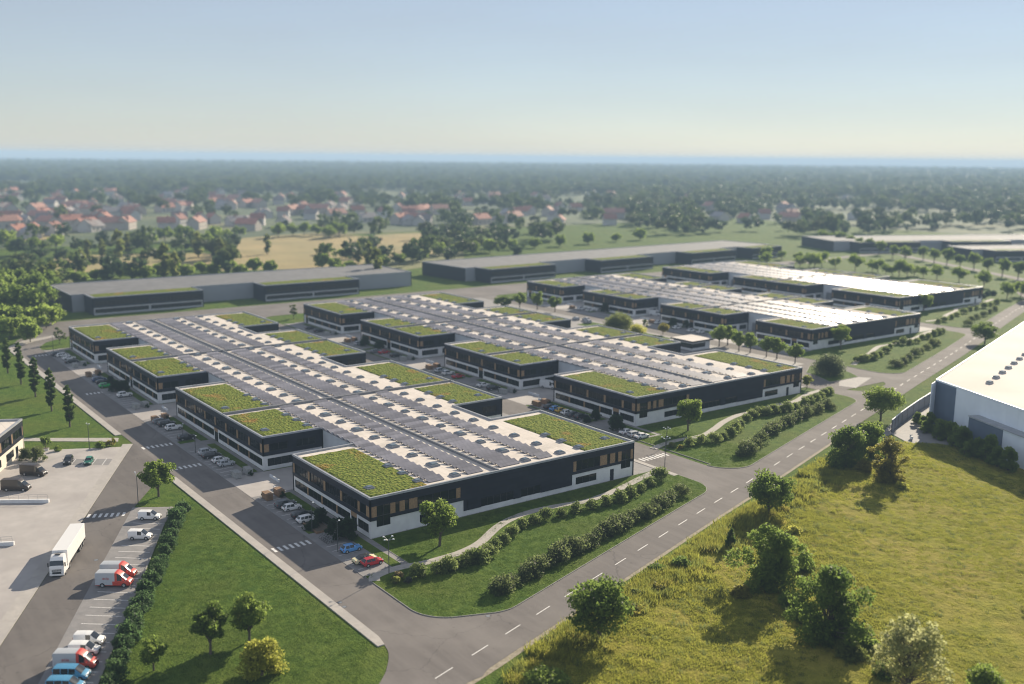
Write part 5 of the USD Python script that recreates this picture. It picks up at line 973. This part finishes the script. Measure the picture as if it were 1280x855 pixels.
def lamp(loc, label, heads, h=7.5, arm=1.2, rz=0.):
    t = thing('street_lamp', label, 'street lamp', (loc[0], loc[1], .0), rz)
    obj('pole', MB().cyl((0, 0, 0), (0, 0, h), .09, .06, 8), K['poleblack'], t)
    for k in range(heads):
        a = k*2*math.pi/heads + .4; e = np.array([math.cos(a)*arm, math.sin(a)*arm, h+.25])
        f = obj('arm', MB().cyl((0, 0, h-.25), e, .045, .04, 6), K['steel'], t); obj('lamp_head', MB().cyl(e + [0, 0, -.08], e + [0, 0, .05], .20, .16, 10), K['lampglass'], f)
lamp((16.57,-5.24), 'four-armed street lamp at the footpath end near the red car', 4, 6.6, 1.1)
lamp((2.16,-8.16), 'slim lamp post beside the parked blue car', 1, 6.2, .5); lamp((-9.80,-7.80), 'slim lamp post in front of the white coupe', 1, 6.2, .5)
lamp((-89.32,-7.04), 'slim lamp post beside the black off-road car', 1, 4.4, .4); lamp((-76.28,-8.16), 'slim lamp post beside the silver people carrier', 1, 4.4, .4)
lamp((-46.35,-31.02), 'street lamp with one long arm at the top of the side road', 1, 6.3, 2.2, 2.6); lamp((-94.96,-28.94), 'two-headed lamp at the edge of the pale yard', 2, 6.5, .5)
lamp((2.14,78.61), 'tall lamp at the zebra crossing of the sunlit road', 4, 8.2, 1.); lamp((-13.18,94.54), 'street lamp at the second warehouse footpath end', 4, 4.6, .9)
lamp((-236.04,-7.03), 'slim lamp on the lawn before the far end block', 1, 6., .5)
def bicycle(loc, rz, label):
    t = thing('bicycle', label, 'bicycle', (loc[0], loc[1], .055), rz, 'bicycles in the stand before the nearest warehouse')
    for y in (-.52, .52):
        a = np.linspace(0, 2*np.pi, 15); m = MB()
        for p, q in zip(a[:-1], a[1:]): m.cyl((0, y+.34*math.cos(p), .34+.34*math.sin(p)), (0, y+.34*math.cos(q), .34+.34*math.sin(q)), .028, n=5)
        obj('wheel', m, K['tyre'], t)
    obj('frame', MB().cyl((0, -.52, .34), (0, -.1, .85), .025, n=5).cyl((0, -.1, .85), (0, .4, .88), .025, n=5).cyl((0, 0, .3), (0, -.12, .9), .025, n=5).cyl((0, 0, .3), (0, .4, .85), .025, n=5).cyl((0, .52, .34), (0, .38, 1.0), .025, n=5).cyl((0, -.52, .34), (0, 0, .3), .02, n=5), K['steel'], t)
    obj('handlebar', MB().cyl((-.27, .36, 1.02), (.27, .36, 1.02), .02, n=5), K['steel'], t); obj('saddle', MB().box(-.07, -.25, .9, .07, .02, .97), K['plastic'], t)
for k in range(5): bicycle(((-4.02,-7.56)[0]-1.6+.8*k, (-4.02,-7.56)[1]+.1), .1*(k % 3), 'grey bicycle in the stand beside the raised planting bed')
def planter_bed(): 
    p = (-11.65,-5.87); t = thing('raised_bed', 'raised planting bed with a brown edge beside the white coupe', 'planting bed', (p[0], p[1], .05))
    obj('edge', MB().box(-3.2, -1.6, 0, 3.2, 1.6, .4).get(), K['crate_wood'], t); obj('soil', MB().box(-3.0, -1.4, .38, 3.0, 1.4, .46), K['bark'], t)
planter_bed()
def ramp(a, b, label):
    t = thing('ramp_wall', label, 'ramp wall', (0, 0, 0)); a = np.array(a); b = np.array(b); u = (b-a)/np.linalg.norm(b-a); ext = a - u*30
    obj('wall', MB().prism(LineString([ext, b]).buffer(.3, cap_style=2), 0, .75), K['white'], t); L = LineString([ext, b]); rail = MB()
    for k in range(int(L.length/2)+1):
        q = L.interpolate(L.length - .3 - 2*k); obj('post', MB().cyl((q.x, q.y, .75), (q.x, q.y, 1.75), .03, n=5), K['steel'], t)
    e = L.interpolate(.3); f = L.interpolate(L.length-.3); obj('rail', MB().cyl((e.x, e.y, 1.75), (f.x, f.y, 1.75), .03, n=5).cyl((e.x, e.y, 1.3), (f.x, f.y, 1.3), .02, n=5), K['steel'], t)
ramp((-63.59,-54.40), (-58.33,-46.27), 'white ramp wall with a railing below the dark vans'); ramp((-37.70,-59.40), (-36.52,-57.12), 'second white ramp wall with a railing at the left picture edge')
pp = (-99.96,-38.20); t = thing('planter', 'pale stone planter under the small yard tree', 'planter', (pp[0], pp[1], .03)); obj('tub', MB().cyl((0, 0, 0), (0, 0, .55), .7, .85, 14), K['white'], t); obj('soil', MB().cyl((0, 0, .5), (0, 0, .57), .75, n=14), K['bark'], t)
sc_ = (*(20.55,153.28), .06); t = thing('scooter', 'small white scooter parked at the yard of the pale hall', 'scooter', sc_, .8); obj('body', MB().box(-.25, -.9, .3, .25, .2, .85).box(-.3, .45, .3, .3, .65, 1.15), paint('white', COL['white']), t); obj('seat', MB().box(-.2, -.85, .85, .2, .1, .98), K['plastic'], t)
for y in (-.65, .7): obj('wheel', MB().cyl((-.09, y, .28), (.09, y, .28), .28, n=12), K['tyre'], t)
obj('handlebar', MB().cyl((-.4, .5, 1.2), (.4, .5, 1.2), .04, n=6), K['plastic'], t)

for p, lab in (((22.11,-17.83), 'manhole cover on the front road left of the lamp shadow'), ((24.03,-18.00), 'manhole cover on the front road nearest the pavement'), ((40.69,-0.41), 'manhole cover on the main road at the front road junction'), ((-20.09,-46.33), 'manhole cover on the side road beside the lorry')):
    t = thing('manhole_cover', lab, 'manhole cover', (p[0], p[1], .0)); obj('ring', MB().cyl((0, 0, -.02), (0, 0, .011), .42, n=16), K['poleblack'], t); obj('lid', MB().cyl((0, 0, 0), (0, 0, .016), .34, n=16), K['steel'], t)
# ---------------------------------------------------------------- the meadow
MX = [(62, -13), (53.0, -1.5), (49.0, 10.6), (45.0, 25.35), (38.8, 44.8), (33.2, 62.5), (29.0, 78.6), (20, 108), (14.5, 128), (12, 140), (14.97,145.20), (30, 158), (70, 150), (150, 130), (230, 60), (230, -60), (120, -110), (93, -110), (78, -64)]
mpoly = Polygon(MX).buffer(0)
xs, ys = np.meshgrid(np.arange(0, 235, 1.0), np.arange(-112, 165, 1.0)); P = np.stack([xs.ravel(), ys.ravel(), np.zeros(xs.size)], 1)
P[:, :2] += rng.uniform(-.3, .3, (len(P), 2))
import shapely
ins = shapely.contains_xy(mpoly, P[:, 0], P[:, 1]).reshape(xs.shape)
edge_d = shapely.distance(shapely.points(P[:, :2]), mpoly.exterior); 
mz = (meshkit.fbm(P*.12, 4, 3)-.5)*1.1 + (meshkit.fbm(P*.7, 3, 9)-.5)*.55
P[:, 2] = np.maximum(np.clip(edge_d/6, 0, 1)*(mz*.8 + .45) - .02, -.02)
ny, nx = xs.shape; i = (np.arange(ny-1)[:, None]*nx + np.arange(nx-1)).ravel()
q = np.stack([i, i+1, i+nx+1, i+nx], 1); ok = ins.ravel()[q].all(1)
qf = q[ok]; uq, inv = np.unique(qf, return_inverse=True)
struct('meadow', (P[uq], inv.reshape(qf.shape)), K['meadow'], smooth=True)
K['dirt'] = mat('road_edge_dirt', (.22, .19, .13), (.34, .30, .23), 1.2, .95)
struct('verge', flat(LineString([(88+5, -129), (77, -79), (66.6, -47.5), (54.3, -7), (46.8, 15.64), (38.9, 40.75), (30.9, 66.12), (25.8, 82.9), (9.3, 135.07)]).buffer(.55).difference(R0), -.03), K['dirt'])
def instancer(name, protos, pos, scl, rzs, label, cat, idx, parent=None):
    pi = UsdGeom.PointInstancer.Define(stage, path_for(name, parent)); root = pi.GetPath().pathString
    rel = pi.CreatePrototypesRel()
    for k, (g, m) in enumerate(protos):
        usdkit.mesh(stage, root + '/prototypes/clump_%03d' % k, g, m); rel.AddTarget(root + '/prototypes/clump_%03d' % k)
    pi.CreateProtoIndicesAttr(Vt.IntArray.FromNumpy(np.asarray(idx, np.int32))); pi.CreatePositionsAttr(Vt.Vec3fArray.FromNumpy(np.asarray(pos, np.float32)))
    pi.CreateScalesAttr(Vt.Vec3fArray.FromNumpy(np.asarray(scl, np.float32)))
    h = np.asarray(rzs)/2; qq = np.zeros((len(h), 4), np.float32); qq[:, 3] = np.cos(h); qq[:, 2] = np.sin(h)
    pi.CreateOrientationsAttr(Vt.QuathArray([Gf.Quath(float(w_), 0., 0., float(z_)) for w_, z_ in zip(np.cos(h), np.sin(h))]))
    return tag(pi.GetPrim(), label, cat, kind='stuff')
def grass_clump(n, h, w, seed):
    r = np.random.default_rng(seed); V = []; F = []
    for k in range(n):
        a = r.uniform(0, 6.28); c = np.array([r.normal()*w*.45, r.normal()*w*.45, -.03]); d = np.array([math.cos(a), math.sin(a), 0]); t = np.array([r.normal()*.35, r.normal()*.35, 1.])*h*r.uniform(.5, 1.15); s_ = w*.07
        V += [c - d*s_, c + d*s_, c + t*.6 + d*s_*.7, c + t]; F.append([4*k, 4*k+1, 4*k+2, 4*k+3])
    return np.array(V), np.array(F)
gp = [(grass_clump(26, .34, .9, s_), K['meadow_blade']) for s_ in range(4)] + [(grass_clump(26, .4, .7, 9), L_OLIVE)]
n = 80000; c = np.stack([rng.uniform(0, 170, n), rng.uniform(-75, 165, n)], 1)
ang = np.arctan2(-(c[:, 0]-CAM[0]), c[:, 1]-CAM[1]); ok = shapely.contains_xy(mpoly.buffer(-.4), c[:, 0], c[:, 1]) & (abs(ang-YAW) < math.radians(31)) & (np.hypot(c[:, 0]-CAM[0], c[:, 1]-CAM[1]) > 95)
nz = meshkit.fbm(np.c_[c*.09, np.zeros(n)], 3, 5); ok &= (rng.uniform(0, 1, n) < np.clip((nz-.30)*5, .25, 1)); c = c[ok]
from scipy.interpolate import griddata, RegularGridInterpolator
zi = RegularGridInterpolator((np.arange(-112, 165, 1.0), np.arange(0, 235, 1.0)), P[:, 2].reshape(xs.shape), bounds_error=False, fill_value=0)
zz = zi(c[:, ::-1]); s_ = rng.uniform(.6, 1.3, len(c))*np.clip(1.25 - (c[:, 0] - 45 + .31*c[:, 1])/110, .55, 1.2)
instancer('meadow_grass', gp, np.c_[c, zz], np.stack([s_, s_, s_*rng.uniform(.7, 1.3, len(c))], 1), rng.uniform(0, 6.28, len(c)), 'long yellow green grass tufts of the sunlit meadow', 'grass', rng.choice(5, len(c), p=[.22, .22, .22, .22, .12]))
# tall weeds along the road edge and around the wild trees
wp = [(grass_clump(40, 1.15, 1.1, 40+s_), [K['meadow_blade'], L_LIGHT, K['meadow_blade'], L_AUTUMN][s_]) for s_ in range(4)]
wl = LineString([(57.5, -15), (53.5, 0), (49.5, 12), (45.5, 26), (39.5, 45), (34, 62.5), (29.8, 78.6), (21, 108)])
n = 2600; tt = rng.uniform(0, 1, n)*wl.length; off = np.abs(rng.normal(size=n))*3.2 + .8; c = []
for a_, o_ in zip(tt, off):
    p0 = wl.interpolate(a_); p1 = wl.interpolate(min(a_+.5, wl.length)) if a_ < wl.length-.5 else p0; dx, dy = (p1.x-p0.x, p1.y-p0.y) if p1 is not p0 else (-.15, .48); l_ = math.hypot(dx, dy); c.append((p0.x + dy/l_*o_, p0.y - dx/l_*o_))
c = np.array(c); nz = meshkit.fbm(np.c_[c*.13, np.zeros(n)], 3, 8); ok = (nz > .45) & shapely.contains_xy(mpoly, c[:, 0], c[:, 1]); c = c[ok]
zz = zi(c[:, ::-1]); s_ = rng.uniform(.6, 1.3, len(c))
instancer('tall_weeds', wp, np.c_[c, zz], np.stack([s_, s_, s_], 1), rng.uniform(0, 6.28, len(c)), 'rough golden weeds growing along the edge of the main road', 'weeds', rng.choice(4, len(c), p=[.4, .2, .25, .15]))
# short grass on the near lawns
lp_ = [(grass_clump(18, .16, .7, 20+s_), K['lawn_blade']) for s_ in range(3)]
llp = unary_union([V1, V2, Polygon([P3(-40, 18), (-40, -20.5), (38, -20.5), (48, -27), P3(75, 18)])]).buffer(-.5).difference(LineString(curve([(18, -9.0), (15.54,-1.48), (14.06,16.41), (5.97,36.28), (6.97,54.98), (4, 78.2)])).buffer(1.3))
n = 52000; c = np.stack([rng.uniform(-45, 62, n), rng.uniform(-68, 110, n)], 1); ok = shapely.contains_xy(llp, c[:, 0], c[:, 1]); c = c[ok]
zl = np.where(shapely.contains_xy(unary_union([V1, V2]), c[:, 0], c[:, 1]), .1, -.06); s_ = rng.uniform(.6, 1.3, len(c))
instancer('lawn_grass', lp_, np.c_[c, zl], np.stack([s_, s_, s_], 1), rng.uniform(0, 6.28, len(c)), 'short green grass of the lawns around the nearest warehouse', 'grass', rng.integers(0, 3, len(c)))
# dirt track and ditch water beside the road
struct('dirt_track', flat(LineString([(36.77,65.00), (33.56,74.31), (31.22,83.97)]).buffer(.7), .16), K['path'])
K['water'] = mat('ditch_water', (.10, .13, .15), rough=.05, spec=.8)
struct('ditch_water', flat(LineString([(31.09,85.14), (27.67,93.57), (25.83,100.22), (24.11,106.69)]).buffer(.75), .17), K['water'])
# ---------------------------------------------------------------- the country behind
def polar(deg, r): a = YAW + math.radians(deg); return np.array([CAM[0] - math.sin(a)*r, CAM[1] + math.cos(a)*r])
# blurred warm fields
K['straw'] = mat('straw_field', (.26, .20, .07), (.36, .27, .11), .02, .95, c3=(.17, .17, .06), s3=.012, f3=.7)
K['farfield'] = mat('pale_meadow', (.13, .14, .04), (.19, .18, .06), .02, .95, c3=(.09, .12, .03), s3=.01)
for m_, poly in (('straw', [(-473.30,151.51), (-451.27,224.92), (-646.32,350.49), (-720.51,336.95), (-696.94,262.70)]), ('straw', [(-514.77,66.76), (-499.68,136.67), (-579.27,167.10), (-607.04,85.77)]), ('straw', [(-495.99,281.13), (-498.31,314.12), (-674.34,418.36), (-671.33,382.91)]), ('farfield', [(-392.65,1.59), (-398.04,26.15), (-461.46,41.39), (-485.59,17.56)]),
                 ('straw', [(-788.51,69.60), (-786.41,107.52), (-843.74,119.65), (-854.53,80.95)]), ('farfield', [(-396.96,197.16), (-446.04,306.11), (-595.51,402.62), (-638.46,328.52)])):
    struct('field', flat(Polygon(poly).buffer(12), -.03 if m_ == 'straw' else -.04), K[m_])
# far tree masses: one object; nearer trees and houses are individuals
def far_tree(seed, h, w, n, size, kind='round'):
    C, R = crown_clumps(kind, h, w, seed, 16); v, f = leaf_cloud(C, R, n, size, seed); return v, f
FARLEAF = [leafmat('leaf_far_dark', (.045, .075, .028), (.075, .115, .04), (.12, .165, .06), .35), leafmat('leaf_far_mid', (.075, .11, .028), (.115, .16, .04), (.19, .22, .065), .35), leafmat('leaf_far_light', (.06, .08, .02), (.10, .125, .03), (.17, .18, .05), .3)]
fp_ = [(far_tree(200+k, 15+2*(k % 3), 13, 420, 1.0), FARLEAF[[0, 0, 1, 1, 2][k]]) for k in range(5)]
zones = unary_union([Polygon([(-473.30,151.51), (-451.27,224.92), (-646.32,350.49), (-720.51,336.95), (-696.94,262.70)]), Polygon([(-514.77,66.76), (-499.68,136.67), (-579.27,167.10), (-607.04,85.77)]), Polygon([(-495.99,281.13), (-498.31,314.12), (-674.34,418.36), (-671.33,382.91)]), Polygon([(-788.51,69.60), (-786.41,107.52), (-843.74,119.65), (-854.53,80.95)])]).buffer(5)
r = np.random.default_rng(5); HOUSES = []
for (n_, x0, x1, y0, y1) in ((80, 0, 330, 242, 288), (24, 0, 120, 262, 302), (34, 310, 520, 246, 284), (34, 480, 780, 244, 288), (14, 860, 1120, 250, 285)):
    for _ in range(n_):
        u_, v_ = r.uniform(x0, x1), y0 + (y1-y0)*r.uniform(0, 1)
        d = ((u_-640)/FPX)*r2 - ((v_-427.5)/FPX)*u2 + fwd; tt = (0-CAM[2])/d[2]; p = CAM + tt*d; HOUSES.append((p, r.uniform(0, 3.14)))
HP_ = np.array([h_[0][:2] for h_ in HOUSES]); HR = np.hypot(HP_[:, 0]-CAM[0], HP_[:, 1]-CAM[1]); HA = np.arctan2(-(HP_[:, 0]-CAM[0]), HP_[:, 1]-CAM[1])
def clear_of_houses(rr, aa):
    ok = np.ones(len(rr), bool); u_ = rng.uniform(0, 1, len(rr))
    for hr, ha in zip(HR, HA):
        lat = np.abs(aa-ha)*hr; ok &= ~((lat < 15) & (rr > hr-190) & (rr < hr+12) & ((u_ < .86) | (rr > hr-25)))
    return ok
N = 58000; rr = np.sqrt(rng.uniform(0, 1, N)**1.35)*6600 + 560; aa = np.radians(rng.uniform(-31, 31, N)) + YAW
NF = 9000; rr = np.r_[rr, rng.uniform(6800, 13500, NF)]; aa = np.r_[aa, np.radians(rng.uniform(-31, 31, NF)) + YAW]; N = N + NF
c = np.stack([CAM[0] - np.sin(aa)*rr, CAM[1] + np.cos(aa)*rr], 1)
nz = meshkit.fbm(np.c_[c*.0045, np.zeros(N)], 3, 12); nz2 = meshkit.fbm(np.c_[c*.02, np.zeros(N)], 2, 31)
vill = (rr > 1000) & (rr < 2000) & (np.degrees(aa-YAW) > -6)
keep = (nz > np.where(np.degrees(aa-YAW) < -8, .34, np.clip(.52 - (rr-700)/9000, .30, .5))) & ~(vill & (nz2 < .50))
blocked = unary_union([zones, sbox(-420, -30, -240, 570), Polygon([(-300, 430), (-60, 430), (40, 330), (100, 500), (-80, 800), (-420, 980), (-420, 640)]).buffer(20), sbox(-300, -60, 200, 440), LineString([(-277, 4), (-640, -60)]).buffer(14)])
keep &= ~shapely.contains_xy(blocked, c[:, 0], c[:, 1]); keep &= clear_of_houses(rr, aa); c = c[keep]; rr = rr[keep]
s_ = rng.uniform(.7, 1.3, len(c))*np.where(rr > 6800, 2.6, np.clip(.72 + rr/5200, .8, 1.8)); zs_ = np.where(rr > 6800, .45, 1.)
print('far trees', len(c))
instancer('far_woodland', fp_, np.c_[c, np.full(len(c), -.4)], np.stack([s_, s_, s_*zs_*rng.uniform(.8, 1.2, len(c))], 1), rng.uniform(0, 6.28, len(c)), 'hazy dark green woodland reaching to the horizon', 'woodland', rng.choice(5, len(c), p=[.22, .2, .2, .2, .18]))
# nearer trees behind the estate, at the left
def put(prefix, label, group, pts, leaf, h, w, kind='round', n=2600, size=.55, cat='tree', name='tall_tree', lo=.8, hi=1.25):
    for i, p in enumerate(pts):
        rz, sc = var(i + len(prefix)*77, lo, hi); tree(prefix, name, label, (*p, -.3), kind, h, w, leaf, n, size, 30, 90 + len(prefix), cat, group, rz, sc)
put('bgdark', 'tall dark tree of the blurred clump left of the hazy warehouse', 'dark trees left of the hazy warehouse', [(-346.98,-5.58), (-360.22,1.60), (-341.41,2.95), (-360.00,11.52), (-341.39,11.97), (-321.04,-8.14), (-399.98,11.88), (-401.14,21.33), (-385.46,23.47), (-315.70,-0.01), (-391.79,2.91)], L_DARK, 15, 13)
put('bglight', 'light green tree in the blurred clump at the far left', 'light trees at the far left', [(-273.37,-15.40), (-278.04,-9.18), (-287.37,-2.44), (-296.34,-8.80), (-295.00,-13.97), (-293.64,2.64), (-304.63,8.89), (-261.31,-10.05)], L_MID, 9, 10)
put('bgyel', 'slim yellow green tree standing left behind the hazy warehouse', 'slim yellow green trees behind the hazy warehouse', [(-393.00,22.75), (-410.30,30.36), (-595.26,93.90), (-590.05,102.50), (-561.52,105.87), (-554.96,160.40), (-504.37,158.25), (-423.83,101.04), (-434.95,98.01), (-477.19,61.12), (-552.17,212.12), (-604.82,124.65), (-361.31,200.16), (-455.36,238.10), (-408.02,221.19)], L_LIGHT, 19, 8, 'poplar')
put('bgrow', 'bushy dark tree in the row behind the hazy warehouse roof', 'trees in the row behind the hazy warehouse', [(-457.09,48.31), (-438.35,50.05), (-456.24,64.19), (-444.92,67.60), (-456.87,78.15), (-444.88,82.23), (-440.92,88.53), (-452.94,99.83), (-452.72,108.06), (-440.26,112.28), (-455.71,127.64), (-439.11,129.81), (-455.84,144.33), (-430.85,143.00), (-446.79,158.88), (-429.01,162.16), (-441.24,203.32), (-428.26,206.19), (-407.04,205.70), (-529.37,250.01), (-517.56,269.62), (-501.18,249.12), (-424.42,239.78), (-440.32,262.62), (-454.73,280.93), (-460.02,294.26), (-474.87,316.10), (-479.83,332.31), (-472.20,344.99), (-475.91,364.21), (-489.12,395.85), (-491.32,420.61), (-522.35,340.02), (-492.22,448.74), (-498.31,485.22), (-504.79,524.03), (-506.83,555.65), (-376.48,176.11), (-380.02,185.28)], L_MID, 9, 10)
put('bgmass', 'dark round tree at the edge of the straw field', 'trees at the straw field edge', [(-659.35,210.62), (-692.96,234.47), (-721.14,257.27), (-613.27,187.25), (-659.83,194.48), (-706.15,302.39), (-709.85,315.37), (-695.23,321.49), (-664.29,319.32), (-676.49,335.11), (-695.43,283.48), (-694.55,198.19), (-677.46,164.48), (-652.83,148.15), (-703.29,183.19), (-671.72,89.05), (-640.36,65.61), (-633.48,53.52), (-690.62,57.28)], L_MID, 12, 13)
# houses of the village
HP = {}
def house(k, loc, rz, label):
    key = k % 6; w_, l_, h_ = [(9, 12, 5), (10, 16, 5.5), (8, 10, 6), (11, 14, 4.5), (9, 18, 6), (10, 11, 5.5)][key]
    rot = stage
    if key in HP: return copy(HP[key], loc, rz, (1.4, 1.4, 1.35), label, 'village houses among the trees')
    t = thing('house', label, 'house', loc, rz, 'village houses among the trees', (1.4, 1.4, 1.35)); HP[key] = t
    rc = [(.30, .13, .09), (.34, .15, .11), (.24, .11, .085), (.24, .22, .22), (.33, .17, .13), (.17, .14, .135)][key]
    x, y = w_/2, l_/2; obj('wall', MB().box(-x, -y, 0, x, y, h_).add([[-x, -y, h_], [x, -y, h_], [0, -y, h_+3.6], [-x, y, h_], [x, y, h_], [0, y, h_+3.6]], [[0, 1, 2, 2], [4, 3, 5, 5]]), mat('house_wall_%d' % key, [(.42, .39, .36), (.38, .34, .30), (.45, .43, .41)][key % 3]), t)
    rf = obj('roof', MB().add([[-x-.6, -y-.5, h_-.5], [0, -y-.5, h_+3.7], [0, y+.5, h_+3.7], [-x-.6, y+.5, h_-.5], [x+.6, -y-.5, h_-.5], [x+.6, y+.5, h_-.5]], [[0, 1, 2, 3], [1, 4, 5, 2]]), mat('house_roof_%d' % key, rc, rough=.85), t); obj('chimney', MB().box(.6, -1.4, h_+2, 1.4, -.6, h_+4.6), mat('chimney_%d' % key, (.3, .14, .1)), rf)
    for yy in (-l_*.3, 0, l_*.3): obj('window', MB().box(x-.02, yy-.6, 1.6, x+.04, yy+.6, 3.0), K['frame'], t)
for k, (p, a_) in enumerate(HOUSES): house(k, (p[0], p[1], -.3), a_, 'small gabled house with a tiled roof among the far trees of the village')
# the air
HZ = 1.75e-4
haze_m = usdkit.material(stage, '/World/Looks/air', {'v': ('principled_volume', {'color': (.54, .76, 1.0), 'density': HZ, 'anisotropy': .0})}, [], volume='v.volume')
hb = MB().box(-15000, -4000, -1.4, 4000, 15000, 92); obj('haze', hb, haze_m, kind='stuff')
